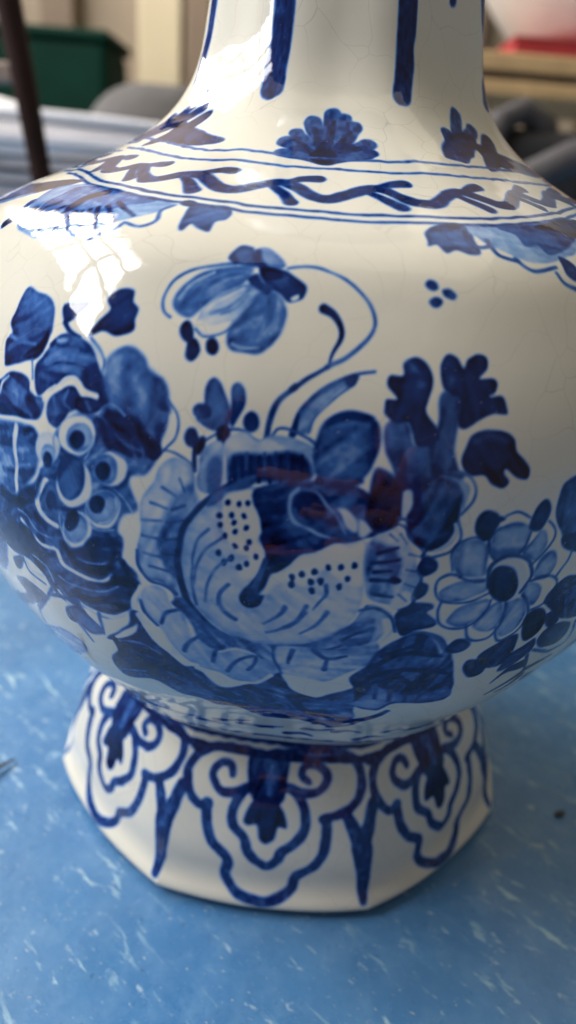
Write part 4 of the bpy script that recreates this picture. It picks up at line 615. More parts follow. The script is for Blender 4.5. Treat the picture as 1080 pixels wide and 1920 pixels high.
    ('fill',0.7,0.1,0.0059,0.1,[(9.4,1.799),(10.5,1.827),(11.1,1.839),(12.9,1.837),(13.3,1.823),(12.8,1.808),(13.9,1.785),(13.7,1.766),(11.7,1.748),(10.7,1.736),(9.9,1.759)]),
    ('fill',0.88,0.05,0.006,0.1,[(11.5,1.749),(11.4,1.741),(11.1,1.735),(10.7,1.735),(10.4,1.74),(10.2,1.748),(10.2,1.757),(10.5,1.762),(10.9,1.763),(11.3,1.758)]),
    ('line',0.74,0.0105,0.0073,0.0046,[(11.0,1.967),(11.3,1.982)]),
    ('line',0.74,0.0055,0.0055,0.0047,[(11.4,1.916),(11.5,1.891)]),
    ('line',0.74,0.0058,0.0081,0.0048,[(11.1,1.852),(11.0,1.834)]),
    ('fill',0.6,0.12,0.0069,0.15,[(-0.3,2.237),(0.4,2.265),(2.0,2.284),(3.8,2.287),(5.3,2.269),(5.7,2.233),(5.4,2.189),(4.4,2.144),(2.9,2.123),(1.0,2.119),(-0.1,2.15),(-0.5,2.194)]),
    ('fill',0.8,0.03,0.0069,0.1,[(0.2,2.246),(1.0,2.275),(3.1,2.289),(4.9,2.278),(3.4,2.27),(1.5,2.256)]),
    ('line',0.76,0.015,0.0125,0.007,[(0.2,2.135),(2.2,2.122),(4.2,2.138)]),
    ('line',0.5,0.006,0.0048,0.0069,[(0.9,2.25),(2.8,2.264),(4.4,2.262)]),
    ('fill',0.7,0.06,0.007,0.15,[(6.0,2.26),(7.1,2.28),(8.1,2.268),(8.7,2.227),(10.8,2.24),(11.9,2.188),(11.6,2.154),(11.3,2.131),(9.4,2.128),(7.9,2.132),(7.1,2.169),(6.2,2.212)]),
    ('fill',0.66,0.06,0.0071,0.1,[(10.9,2.332),(11.5,2.346),(13.0,2.327),(12.8,2.269),(12.7,2.216),(13.2,2.178),(12.2,2.171),(10.9,2.186),(10.7,2.251),(10.9,2.293)]),
    ('fill',0.86,0.06,0.0053,0.1,[(5.7,2.3),(5.8,2.317),(6.8,2.321),(6.0,2.348),(6.2,2.37),(7.4,2.372),(7.6,2.399),(8.6,2.414),(9.6,2.402),(10.2,2.371),(9.9,2.323),(9.7,2.297),(10.7,2.267),(11.0,2.241),(8.9,2.226),(8.1,2.273),(6.9,2.271),(5.9,2.285)]),
    ('fill',0.86,0.06,0.0054,0.1,[(11.1,2.356),(11.1,2.398),(11.7,2.421),(12.7,2.416),(13.3,2.395),(13.7,2.415),(14.8,2.429),(15.8,2.422),(15.7,2.398),(14.9,2.376),(16.2,2.377),(16.7,2.365),(16.4,2.345),(15.9,2.337),(17.2,2.337),(17.8,2.319),(17.8,2.299),(16.4,2.299),(14.9,2.285),(13.5,2.268),(12.8,2.278),(12.9,2.327),(11.9,2.341)]),
    ('fill',0.9,0.05,0.0055,0.1,[(13.6,2.226),(14.2,2.254),(15.4,2.263),(17.3,2.26),(18.6,2.244),(19.0,2.217),(19.9,2.199),(20.7,2.176),(20.5,2.155),(19.3,2.16),(18.1,2.177),(17.9,2.167),(18.5,2.15),(17.9,2.135),(16.7,2.147),(15.9,2.167),(14.4,2.166),(13.5,2.194)]),
    ('line',0.72,0.018,0.0138,0.0091,[(14.5,2.244),(16.0,2.252),(17.8,2.239)]),
    ('line',0.72,0.0224,0.0171,0.0089,[(11.7,2.394),(11.9,2.362)]),
    ('line',0.72,0.0254,0.0191,0.0088,[(8.1,2.394),(9.1,2.359)]),
    ('fill',0.8,0.02,0.0089,0.1,[(7.5,2.132),(9.3,2.141),(12.4,2.177),(13.9,2.167),(13.0,2.144),(10.3,2.119)]),
    ('fill',0.4,0.02,0.0054,0.1,[(11.5,2.163),(13.5,2.157),(14.7,2.134),(14.3,2.086),(13.7,2.121),(12.5,2.149)]),
    ('fill',0.78,0.1,0.0073,0.2,[(9.0,2.105),(9.3,2.134),(11.1,2.154),(13.0,2.15),(14.0,2.121),(14.0,2.08),(13.8,2.038),(13.1,2.0),(11.7,1.98),(10.1,1.998),(9.2,2.028),(8.8,2.069)]),
    ('line',0.62,0.0077,0.0077,0.0045,[(12.2,2.172),(14.1,2.168),(15.2,2.138),(15.2,2.104),(14.2,2.076)]),
    ('line',0.62,0.0074,0.0074,0.0047,[(14.0,2.057),(14.5,2.014),(13.8,1.981),(12.1,1.964)]),
    ('line',0.62,0.0213,0.0142,0.011,[(9.9,2.03),(11.5,2.019),(12.9,2.026)]),
    ('line',0.18,0.0088,0.0088,0.0046,[(13.7,2.051),(14.0,2.02),(13.3,1.995),(12.2,1.979)]),
    ('fill',0.95,0.0,0.0071,0.1,[(5.4,2.168),(7.1,2.16),(8.2,2.127),(8.5,2.081),(8.0,2.044),(6.4,2.026),(5.1,2.051),(5.1,2.098)]),
    ('fill',0.15,0,0.0054,0.1,[(8.3,2.121),(9.0,2.128),(9.3,2.1),(9.0,2.076),(8.4,2.069)]),
    ('line',0.62,0.0068,0.0068,0.0045,[(8.1,2.06),(9.4,2.056)]),
    ('fill',0.62,0.1,0.0062,0.15,[(25.1,2.056),(24.9,2.11),(25.6,2.139),(28.5,2.135),(31.7,1.94),(27.7,1.965),(26.4,2.013)]),
    ('fill',0.84,0.04,0.0064,0.1,[(26.8,1.988),(28.2,1.997),(30.8,1.985),(31.9,1.929),(27.8,1.957)]),
    ('fill',0.32,0.12,0.0057,0.12,[(14.3,1.945),(14.2,1.983),(14.9,2.005),(16.4,2.008),(17.5,1.994),(18.0,1.956),(18.0,1.917),(16.3,1.912),(15.1,1.92)]),
    ('fill',0.32,0.12,0.0058,0.12,[(17.9,1.989),(18.1,2.025),(19.1,2.046),(20.7,2.049),(22.0,2.033),(22.3,1.999),(21.6,1.967),(19.4,1.963),(18.6,1.959)]),
    ('fill',0.32,0.12,0.006,0.12,[(21.8,1.967),(22.9,2.002),(23.6,2.02),(24.4,2.012),(24.9,1.981),(24.3,1.954),(23.6,1.937)]),
    ('fill',0.32,0.12,0.0062,0.12,[(24.1,1.894),(24.3,1.935),(25.4,1.959),(26.5,1.956),(27.2,1.922),(26.6,1.888),(25.4,1.878)]),
    ('fill',0.32,0.12,0.0063,0.12,[(23.2,1.85),(24.2,1.874),(25.7,1.863),(26.2,1.83),(25.7,1.799),(24.7,1.81)]),
    ('fill',0.32,0.12,0.0059,0.12,[(13.5,1.865),(14.2,1.89),(15.8,1.903),(18.3,1.907),(18.9,1.874),(17.7,1.856),(16.0,1.843),(14.3,1.839)]),
    ('fill',0.32,0.12,0.0061,0.12,[(15.1,1.777),(15.1,1.795),(16.2,1.826),(18.9,1.844),(19.5,1.825),(19.2,1.798),(18.0,1.772),(16.6,1.758)]),
    ('fill',0.32,0.12,0.0062,0.12,[(18.3,1.76),(19.1,1.804),(20.5,1.829),(21.2,1.82),(21.8,1.772),(21.2,1.738),(19.8,1.734)]),
    ('fill',0.32,0.12,0.0064,0.12,[(21.9,1.728),(21.8,1.783),(21.8,1.829),(23.5,1.828),(24.8,1.792),(25.0,1.756),(24.2,1.716),(22.9,1.704)]),
    ('line',0.68,0.0066,0.0066,0.0049,[(19.1,1.86),(17.4,1.842),(15.5,1.836),(13.9,1.844),(13.1,1.871),(13.1,1.906),(14.2,1.921),(15.4,1.915)]),
    ('line',0.68,0.0073,0.0073,0.005,[(14.0,1.84),(13.8,1.813),(14.3,1.778),(15.6,1.757),(17.2,1.756),(18.6,1.777),(19.5,1.809),(19.6,1.837)]),
    ('line',0.68,0.0082,0.0082,0.0052,[(17.5,1.763),(18.1,1.725),(19.4,1.704),(20.9,1.708),(21.8,1.743),(21.9,1.784),(21.5,1.825)]),
    ('line',0.68,0.0089,0.0089,0.0054,[(21.5,1.744),(22.1,1.703),(23.2,1.687),(24.8,1.707),(25.5,1.754),(25.1,1.792),(23.5,1.839)]),
    ('line',0.68,0.0061,0.0061,0.0047,[(14.4,1.931),(14.0,1.969),(14.4,2.0),(15.8,2.014),(17.0,2.008)]),
    ('line',0.68,0.0063,0.0063,0.0048,[(17.8,1.976),(17.7,2.012),(18.6,2.039)]),
    ('line',0.68,0.0064,0.0064,0.0048,[(18.9,2.069),(20.2,2.075),(21.7,2.059)]),
    ('line',0.68,0.0087,0.0087,0.0053,[(24.1,1.879),(25.7,1.888),(27.5,1.877),(28.4,1.847),(27.4,1.796),(25.7,1.782)]),
    ('line',0.68,0.0087,0.0087,0.0054,[(27.9,1.881),(29.0,1.919),(29.2,1.946)]),
    ('line',0.68,0.0075,0.0075,0.0051,[(24.4,2.042),(25.6,2.017),(25.6,1.984),(24.0,1.94),(23.3,1.926)]),
    ('line',0.68,0.0066,0.0066,0.0049,[(15.3,1.913),(16.8,1.899),(18.4,1.902)]),
    ('line',0.68,0.0065,0.0065,0.0048,[(17.6,1.999),(18.1,1.971),(19.1,1.95)]),
    ('line',0.68,0.0069,0.0069,0.005,[(22.3,2.018),(22.0,1.986),(21.4,1.964)]),
    ('fill',0.1,0,0.006,0.1,[(23.6,1.871),(23.1,1.837),(21.7,1.826),(20.0,1.842),(18.6,1.877),(18.1,1.918),(18.6,1.95),(19.9,1.961),(21.5,1.948),(23.0,1.914)]),
    ('line',0.72,0.0132,0.0092,0.005,[(18.8,1.881),(18.4,1.927),(19.3,1.957),(21.0,1.961),(22.9,1.939),(23.8,1.899),(23.5,1.865),(23.1,1.849)]),
    ('fill',0.88,0.05,0.006,0.1,[(22.4,1.871),(22.2,1.841),(21.3,1.828),(20.1,1.837),(19.1,1.863),(18.6,1.896),(18.8,1.925),(19.6,1.938),(20.8,1.93),(21.9,1.905)]),
    ('fill',0.86,0.06,0.0057,0.1,[(15.8,2.031),(15.9,2.063),(16.7,2.082),(17.9,2.077),(18.4,2.057),(18.1,2.03),(17.5,2.007),(16.5,2.013)]),
    ('fill',0.9,0.05,0.0057,0.1,[(18.9,2.062),(18.8,2.058),(18.6,2.056),(18.4,2.056),(18.2,2.059),(18.1,2.063),(18.1,2.067),(18.3,2.069),(18.5,2.069),(18.7,2.066)]),
    ('fill',0.84,0.06,0.0059,0.1,[(21.9,2.032),(22.1,2.073),(22.8,2.098),(23.6,2.098),(24.3,2.072),(23.9,2.036),(23.2,2.019)]),
    ('fill',0.76,0.08,0.0069,0.2,[(27.5,1.8),(28.0,1.837),(29.5,1.861),(31.5,1.859),(34.1,1.85),(41.0,1.653),(37.1,1.671),(33.2,1.695),(30.0,1.747)]),
    ('line',0.9,0.0143,0.0089,0.0089,[(27.9,1.799),(29.8,1.822),(32.2,1.829)]),
    ('fill',0.94,0.04,0.0067,0.1,[(26.0,1.698),(25.3,1.749),(25.9,1.776),(27.5,1.778),(29.1,1.736),(29.4,1.686),(28.1,1.662),(27.0,1.664)]),
    ('fill',0.74,0.1,0.0073,0.1,[(30.5,1.619),(30.2,1.665),(32.1,1.684),(36.2,1.655),(38.0,1.597),(36.9,1.562),(32.9,1.58)]),
    ('line',0.62,0.0131,0.0131,0.0063,[(30.6,1.593),(35.9,1.531),(40.3,1.523),(39.8,1.586),(37.9,1.649)]),
    ('fill',0.8,0.02,0.0069,0.1,[(28.8,1.738),(30.3,1.746),(32.4,1.696),(30.7,1.683)]),
    ('fill',0.8,0.06,0.0067,0.15,[(20.9,1.631),(22.0,1.668),(23.7,1.686),(25.4,1.697),(26.1,1.649),(26.1,1.59),(24.5,1.571),(22.6,1.584)]),
    ('fill',0.86,0.05,0.0067,0.1,[(19.6,1.593),(19.7,1.624),(21.2,1.621),(22.8,1.591),(22.8,1.551),(21.3,1.544),(20.3,1.566)]),
    ('fill',0.74,0.06,0.007,0.1,[(25.5,1.546),(25.9,1.606),(27.3,1.632),(29.3,1.655),(30.2,1.599),(29.0,1.571),(27.5,1.545)]),
    ('fill',0.78,0.08,0.0063,0.1,[(16.3,1.682),(16.9,1.715),(18.1,1.716),(19.1,1.694),(18.6,1.669),(17.3,1.663)]),
    ('line',0.85,0.0286,0.0078,0.0062,[(32.0,1.474),(30.6,1.458),(28.6,1.433),(26.8,1.409)]),
    ('line',0.85,0.0267,0.0073,0.006,[(30.7,1.522),(27.4,1.52),(26.0,1.481)]),
    ('line',0.85,0.0295,0.0081,0.0064,[(32.4,1.484),(35.0,1.488),(39.2,1.476)]),
    ('line',0.85,0.0318,0.0087,0.0069,[(35.6,1.413),(43.1,1.34),(47.2,1.349)]),
    ('line',0.85,0.0312,0.0085,0.0068,[(34.6,1.417),(40.5,1.335),(42.2,1.342)]),
    ('line',0.85,0.0291,0.0079,0.0063,[(32.6,1.445),(31.0,1.414),(29.1,1.396)]),
    ('line',0.85,0.0259,0.0071,0.006,[(30.0,1.547),(27.6,1.537),(26.7,1.511)]),
    ('line',0.8,0.0152,0.0101,0.0061,[(30.0,1.575),(31.3,1.516),(32.7,1.449)]),
    ('line',0.34,0.005,0.0037,0.0049,[(-26.5,2.169),(-27.2,2.14),(-26.9,2.107)]),
    ('line',0.34,0.0045,0.0034,0.0048,[(-23.3,2.109),(-22.7,2.129),(-22.3,2.164)]),
    ('line',0.34,0.0049,0.0037,0.0049,[(-23.6,1.964),(-23.0,1.939),(-21.7,1.932),(-20.0,1.947)]),
    ('line',0.34,0.0057,0.0043,0.0052,[(-27.0,1.941),(-27.0,1.902),(-26.0,1.864)]),
    ('line',0.34,0.0066,0.005,0.0054,[(-34.3,1.905),(-32.6,1.899),(-31.2,1.868),(-28.6,1.864)]),
    ('line',0.34,0.0044,0.0033,0.0047,[(-19.9,2.048),(-18.9,2.03),(-18.0,2.003)]),
    ('line',0.34,0.0054,0.0041,0.0051,[(-25.4,1.832),(-23.5,1.83),(-21.2,1.846),(-19.8,1.875)]),
    ('line',0.34,0.0062,0.0047,0.0053,[(-28.7,1.748),(-26.3,1.734),(-22.7,1.747),(-20.3,1.782)]),
    ('line',0.34,0.0075,0.0056,0.0056,[(-33.2,1.774),(-30.7,1.757),(-30.1,1.716)]),
    ('line',0.55,0.0073,0.0052,0.0074,[(-21.6,2.215),(-20.3,2.188),(-18.8,2.162),(-17.1,2.152)]),
    ('line',0.55,0.0071,0.005,0.0073,[(-17.7,2.182),(-16.9,2.153),(-17.0,2.111)]),
    ('line',0.55,0.0074,0.0053,0.0074,[(-19.9,2.141),(-18.3,2.123)]),
    ('line',0.95,0.0176,0.0117,0.0104,[(-27.0,1.861),(-25.9,1.833),(-24.3,1.819)]),
    ('line',0.95,0.0153,0.0102,0.01,[(-20.7,1.914),(-20.2,1.877),(-21.3,1.829)]),
    ('line',0.95,0.0187,0.0125,0.0107,[(-30.8,1.913),(-29.5,1.893)]),
    ('line',0.95,0.0192,0.0128,0.0107,[(-26.7,1.707),(-24.1,1.706),(-21.0,1.743)]),
    ('line',0.95,0.0152,0.0101,0.0099,[(-19.3,1.857),(-18.8,1.824)]),
    ('line',0.5,0.0058,0.0047,0.0077,[(-25.7,2.255),(-26.0,2.229),(-25.2,2.216)]),
    ('line',0.5,0.0061,0.0049,0.0078,[(-27.4,2.231),(-27.0,2.199)]),
    ('line',0.5,0.0055,0.0044,0.0075,[(-23.4,2.24),(-22.9,2.222)]),
    ('line',0.93,0.0207,0.0155,0.0129,[(-20.9,2.226),(-20.0,2.198),(-18.4,2.183)]),
    ('line',0.93,0.0198,0.0148,0.0127,[(-17.8,2.206),(-17.0,2.177),(-16.0,2.164)]),
]

rng = np.random.default_rng(7)
def make_noise(nu, nv):
    g = rng.random((nv, nu))
    def f(u, v):
        u = u % nu; v = v % nv; i = np.floor(u).astype(int); j = np.floor(v).astype(int); a = u - i; b = v - j
        a = a * a * (3 - 2 * a); b = b * b * (3 - 2 * b); i2 = (i + 1) % nu; j2 = (j + 1) % nv; i %= nu; j %= nv
        return (g[j, i] * (1 - a) + g[j, i2] * a) * (1 - b) + (g[j2, i] * (1 - a) + g[j2, i2] * a) * b
    return f
nz = make_noise(128, 128)
def catmull(p, closed, n=5):
    p = np.asarray(p, float); m = len(p)
    if m < 3: return p
    out = []
    for i in range(m if closed else m - 1):
        if closed: a, b, c, d = p[i - 1], p[i], p[(i + 1) % m], p[(i + 2) % m]
        else: a, b, c, d = p[max(i - 1, 0)], p[i], p[i + 1], p[min(i + 2, m - 1)]
        for t in np.linspace(0, 1, n, endpoint=False):
            out.append(0.5 * (2 * b + (c - a) * t + (2 * a - 5 * b + 4 * c - d) * t * t + (3 * b - a - 3 * c + d) * t**3))
    if not closed: out.append(p[-1])
    return np.array(out)
def smooth01(x):
    x = np.clip(x, 0, 1); return x * x * (3 - 2 * x)
def paint(D, TH, SS, RR, shapes, shift=0.0):
    """lay the strokes over the pigment grid D (rows = SS, columns = TH in degrees)"""
    for sh in shapes:
        pts = np.array(sh[-1], float); pts[:, 0] += shift
        cen = pts[:, 0].mean()
        w = max(sh[2], sh[3]) if sh[0] == 'line' else 0.0
        rloc = np.interp(pts[:, 1], SS, RR)
        pad = w + 3 * (sh[4] if sh[0] == 'line' else sh[3]) + 0.02
        dth = (TH - cen + 180) % 360 - 180
        lo, hi = (pts[:, 0] - cen).min() - np.degrees(pad / rloc.min()), (pts[:, 0] - cen).max() + np.degrees(pad / rloc.min())
        ci = np.where((dth >= lo) & (dth <= hi))[0]; ri = np.where((SS >= pts[:, 1].min() - pad) & (SS <= pts[:, 1].max() + pad))[0]
        if len(ci) == 0 or len(ri) == 0: continue
        X = np.radians(dth[ci])[None, :] * RR[ri][:, None]; Y = np.repeat(SS[ri][:, None], len(ci), 1)
        q = np.c_[np.radians(pts[:, 0] - cen) * rloc, pts[:, 1]]
        q = catmull(q, sh[0] == 'fill')
        # a hand's slight wobble
        U = np.repeat((TH[ci] / 2.2)[None, :], len(ri), 0); V = Y * 22
        X = X + (nz(U * 1.1 + 11, V * 1.1) - 0.5) * 0.006; Y = Y + (nz(U * 1.1, V * 1.1 + 57) - 0.5) * 0.006
        if sh[0] == 'line':
            A, B = q[:-1], q[1:]
            seg = np.hypot(*(B - A).T); cum = np.r_[0, np.cumsum(seg)]; tot = max(cum[-1], 1e-6)
            best = np.full(X.shape, 9.0)
            for k in range(len(A)):
                d = B[k] - A[k]; L2 = max(d @ d, 1e-12)
                t = np.clip(((X - A[k, 0]) * d[0] + (Y - A[k, 1]) * d[1]) / L2, 0, 1)
                ww = sh[2] + (sh[3] - sh[2]) * (cum[k] + t * seg[k]) / tot
                best = np.minimum(best, np.hypot(X - A[k, 0] - t * d[0], Y - A[k, 1] - t * d[1]) - ww / 2)
            soft = sh[4]; dens = sh[1] + 0.22 * (nz(U * 2.3, V * 2.3) - 0.5); inside = -best
        else:
            best = np.full(X.shape, 9.0); par = np.zeros(X.shape, bool)
            P, Q = q, np.roll(q, -1, 0)
            for a, b in zip(P, Q):
                d = b - a; L2 = max(d @ d, 1e-12)
                t = np.clip(((X - a[0]) * d[0] + (Y - a[1]) * d[1]) / L2, 0, 1)
                best = np.minimum(best, np.hypot(X - a[0] - t * d[0], Y - a[1] - t * d[1]))
                if a[1] != b[1]: par ^= ((a[1] > Y) != (b[1] > Y)) & (X < (b[0] - a[0]) * (Y - a[1]) / (b[1] - a[1]) + a[0])
            best = np.where(par, -best, best); soft = sh[3]; inside = -best
            wash = 0.65 * nz(U * 1.3 + 5, V * 1.3 + 9) + 0.35 * nz(U * 4.1, V * 4.1 + 31) - 0.5
            c0 = q.mean(0); ev, evec = np.linalg.eigh(np.cov((q - c0).T)); ax = evec[:, 1]; Lh = max(2 * math.sqrt(max(ev[1], 1e-9)), 0.02)
            ua = (X - c0[0]) * ax[0] + (Y - c0[1]) * ax[1]; ub = -(X - c0[0]) * ax[1] + (Y - c0[1]) * ax[0]
            flip = 1.0 if (int(abs(pts[0, 0]) * 10) % 2) else -1.0
            k_ = 1.0 if sh[1] > 0.15 else 0.1
            streak = nz(ua * 14 + 3, (ub + 0.05 * np.sin(ua * 9)) * 70 + 20) - 0.5
            wash = wash + (streak * 0.85 + flip * 0.42 * np.clip(ua / Lh, -1, 1)) * k_
            dens = sh[1] + 1.7 * sh[2] * np.exp(-np.maximum(inside - 0.4 * soft, 0) / 0.011) + 1.9 * max(sh[4], 0.09) * wash * (1 if sh[1] > 0.15 else 0.2)
        al = smooth01(0.5 + inside / (2 * max(soft, 0.004)))
        ix = np.ix_(ri, ci)
        D[ix] = D[ix] * (1 - al) + np.clip(dens, 0, 1.05) * al
    return D

theta = np.concatenate([np.arange(-180, -80, 1.25), np.arange(-80, -52, 0.30), np.arange(-52, 46, 0.12), np.arange(46, 80, 0.30), np.arange(80, 180, 1.25)])
S_WAIST0, S_WAIST1 = 0.655, 0.715
S_RING0, S_RING1, S_TOP = 2.740, 3.110, 3.175
rows_s = np.concatenate([np.linspace(0, S_WAIST0, 150), np.linspace(S_WAIST0, S_WAIST1, 22)[1:], np.linspace(S_WAIST1, S_RING0, 560)[1:],
                         np.linspace(S_RING0, S_RING1, 110)[1:], np.linspace(S_RING1, S_TOP, 34)[1:], np.linspace(S_TOP, 3.85, 130)[1:], np.linspace(3.85, PS[-1], 40)[1:]])
rows_z = np.interp(rows_s, PS, PZ); rows_r = np.interp(rows_s, PS, PR)
D = np.zeros((len(rows_s), len(theta)))
for k in range(8):
    paint(D, theta, rows_s, rows_r, FOOT_PAINT, 45.0 * k)
for s_, w_, d_ in ((0.668, 0.026, 0.84), (0.716, 0.022, 0.80)):
    paint(D, theta, rows_s, rows_r, [('line', d_, w_, w_, 0.006, [(a, s_) for a in np.arange(c0, c0 + 92, 10.0)]) for c0 in (-180, -90, 0, 90)])
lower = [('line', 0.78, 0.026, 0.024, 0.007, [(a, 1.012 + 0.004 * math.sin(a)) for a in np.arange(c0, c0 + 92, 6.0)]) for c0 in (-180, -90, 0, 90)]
for k in range(90):            # leaf dabs round the belly's bottom, partly painted for the foot pattern's reflection
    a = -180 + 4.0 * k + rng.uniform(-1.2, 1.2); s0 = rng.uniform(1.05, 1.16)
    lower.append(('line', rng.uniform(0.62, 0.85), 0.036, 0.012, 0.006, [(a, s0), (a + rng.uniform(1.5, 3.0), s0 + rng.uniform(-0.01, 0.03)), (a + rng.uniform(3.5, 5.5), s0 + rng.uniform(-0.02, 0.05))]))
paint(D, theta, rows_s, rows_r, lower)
for sh in (184, 92, -92, 0):
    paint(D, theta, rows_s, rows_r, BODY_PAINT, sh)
for sh in (120, -120, 0):
    paint(D, theta, rows_s, rows_r, BAND_PAINT, sh)
paint(D, theta, rows_s, rows_r, NECK_PAINT)
for k in (90, 135, 180, 225):
    paint(D, theta, rows_s, rows_r, NECK_PAINT[1:2], k)

# the thrown, hand-finished wall: lobes plus gentle unevenness
TH, ZZ = np.meshgrid(np.radians(theta), rows_z)
R2 = radius(TH, ZZ)
uneven = np.zeros_like(R2)
for i in range(26):
    ka = rng.integers(2, 22); ks = rng.normal(0, 9.0)
    uneven += np.cos(ka * TH + ks * rows_s[:, None] + rng.random() * 6.28) / (ka + abs(ks) + 4.0) ** 1.25
R2 = R2 + uneven * 0.013
X, Y, Z = R2 * np.sin(TH) * S, -R2 * np.cos(TH) * S, ZZ * S

def glaze_material():
    N = Nodes('tin_glaze_with_cobalt_painting')
    at = N.n('ShaderNodeAttribute', attribute_name='pigment')
    v = N.coord()
    brush = N.noise(v, 420, 5, 0.6, 0.6); cloud = N.noise(v, 90, 3, 0.5)
    d0 = at.outputs['Fac']
    amt = N.math('MULTIPLY', d0, N.math('SUBTRACT', 1.15, d0))
    d = N.math('ADD', d0, N.math('MULTIPLY', amt, N.math('MULTIPLY', N.math('SUBTRACT', brush, 0.5), 0.85)))
    d = N.math('ADD', d, N.math('MULTIPLY', amt, N.math('MULTIPLY', N.math('SUBTRACT', cloud, 0.5), 0.45)), True)
    c = N.ramp(d, [(0.0, (0.80, 0.765, 0.655)), (0.12, (0.63, 0.67, 0.70)), (0.30, (0.25, 0.42, 0.70)), (0.52, (0.044, 0.145, 0.45)), (0.76, (0.005, 0.027, 0.160)), (1.0, (0.002, 0.002, 0.026))])
    # fine crackle in the glaze
    dv = N.n('ShaderNodeVectorMath', operation='ADD'); nn = N.n('ShaderNodeTexNoise', Scale=38.0, Detail=3.0)
    N.l(v, nn.inputs['Vector'])
    sc = N.n('ShaderNodeVectorMath', operation='SCALE'); sc.inputs['Scale'].default_value = 0.022
    N.l(nn.outputs['Color'], sc.inputs[0]); N.l(v, dv.inputs[0]); N.l(sc.outputs[0], dv.inputs[1])
    vo = N.n('ShaderNodeTexVoronoi', feature='DISTANCE_TO_EDGE', Scale=120.0); N.l(dv.outputs[0], vo.inputs['Vector'])
    crack = N.ramp(vo.outputs['Distance'], [(0.0, 1.0), (0.011, 0.0)])
    crack = N.math('MULTIPLY', crack, N.ramp(N.noise(v, 45, 2), [(0.38, 0.0), (0.60, 0.33)]))
    crack = N.math('MULTIPLY', crack, N.math('SUBTRACT', 1.0, d, True))
    c = N.mix(crack, c, (0.34, 0.30, 0.25))
    # dust and pin marks
    dust = N.ramp(N.noise(N.coord(rot=(0.3, 0.5, 0.7), scale=(1, 0.3, 1)), 900, 2, 0.5), [(0.73, 0.0), (0.77, 0.28)])
    c = N.mix(dust, c, (0.62, 0.60, 0.58))
    N.l(c, N.p.inputs['Base Color'])
    N.p.inputs['Roughness'].default_value = 0.055
    N.p.inputs['IOR'].default_value = 1.52
    bn = N.n('ShaderNodeBump', Strength=0.22, Distance=0.0006)
    N.l(N.noise(v, 130, 3, 0.5), bn.inputs['Height']); N.l(bn.outputs[0], N.p.inputs['Normal'])
    return N.m
GLAZE = glaze_material()
nc = len(theta)
vase = empty('vase')
tag(vase, 'glossy white ceramic vase hand painted with cobalt blue flowers on a blue table', 'vase')
def vase_part(name, r0, r1, label=None, cap=None):
    nr = r1 - r0 + 1
    co = np.stack([X[r0:r1 + 1], Y[r0:r1 + 1], Z[r0:r1 + 1]], -1).reshape(-1, 3)
    pig = D[r0:r1 + 1].reshape(-1)
    i = np.arange(nc); j = np.arange(nr - 1)
    I, J = np.meshgrid(i, j); I2 = (I + 1) % nc
    quads = np.stack([J * nc + I, J * nc + I2, (J + 1) * nc + I2, (J + 1) * nc + I], -1).reshape(-1, 4)
    extra = []
    if cap == 'bottom':      # foot ring and the recessed underside
        base = np.stack([0.86 * X[r0], 0.86 * Y[r0], np.full(nc, 0.0)], -1); inn = np.stack([0.80 * X[r0], 0.80 * Y[r0], np.full(nc, 0.09 * S)], -1); mid = np.stack([0.02 * X[r0], 0.02 * Y[r0], np.full(nc, 0.10 * S)], -1)
        extra = [base, inn, mid]; start = 0
    if cap == 'top':         # rolled lip and the inside wall of the neck
        ex = []
        for fr, dz in ((1.10, 0.10), (1.32, 0.24), (1.42, 0.34), (1.40, 0.40), (1.30, 0.38), (1.12, 0.22), (0.86, 0.0), (0.80, -1.2), (0.80, -1.9)):
            ex.append(np.stack([fr * X[r1], fr * Y[r1], Z[r1] + dz * S], -1))
        extra = ex; start = (nr - 1) * nc
    for e in extra:
        k0 = len(co); co = np.r_[co, e]; pig = np.r_[pig, np.zeros(nc)]
        a, b = (start + i, k0 + i)
        q = np.stack([a, start + (i + 1) % nc, k0 + (i + 1) % nc, b], -1)
        if cap == 'bottom': q = q[:, ::-1]
        quads = np.r_[quads, q]; start = k0
    me = bpy.data.meshes.new(name)
    me.vertices.add(len(co)); me.vertices.foreach_set('co', co.astype(np.float32).ravel())
    me.loops.add(quads.size); me.loops.foreach_set('vertex_index', quads.astype(np.int32).ravel())
    me.polygons.add(len(quads)); me.polygons.foreach_set('loop_start', np.arange(0, quads.size, 4, dtype=np.int32))
    me.polygons.foreach_set('use_smooth', np.ones(len(quads), bool))
    a = me.attributes.new('pigment', 'FLOAT', 'POINT'); a.data.foreach_set('value', pig.astype(np.float32))
    me.update(calc_edges=True)
    me.materials.append(GLAZE)
    o = bpy.data.objects.new(name, me); col.objects.link(o); o.parent = vase
    if label: o['label'] = label
    return o
ix = lambda s: int(np.abs(rows_s - s).argmin())
vase_part('foot', 0, ix(S_WAIST0), 'flared eight sided foot with blue scrolled cloud panels', 'bottom')
vase_part('waist_ring', ix(S_WAIST0), ix(S_WAIST1), 'narrow wavy ring edged with blue lines')
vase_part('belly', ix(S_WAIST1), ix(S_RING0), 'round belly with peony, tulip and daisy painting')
vase_part('shoulder_band', ix(S_RING0), ix(S_RING1), 'sloping band of blue vine scrolls between double lines')
vase_part('neck', ix(S_RING1), len(rows_s) - 1, 'tall neck with dark blue vertical stripes', 'top')

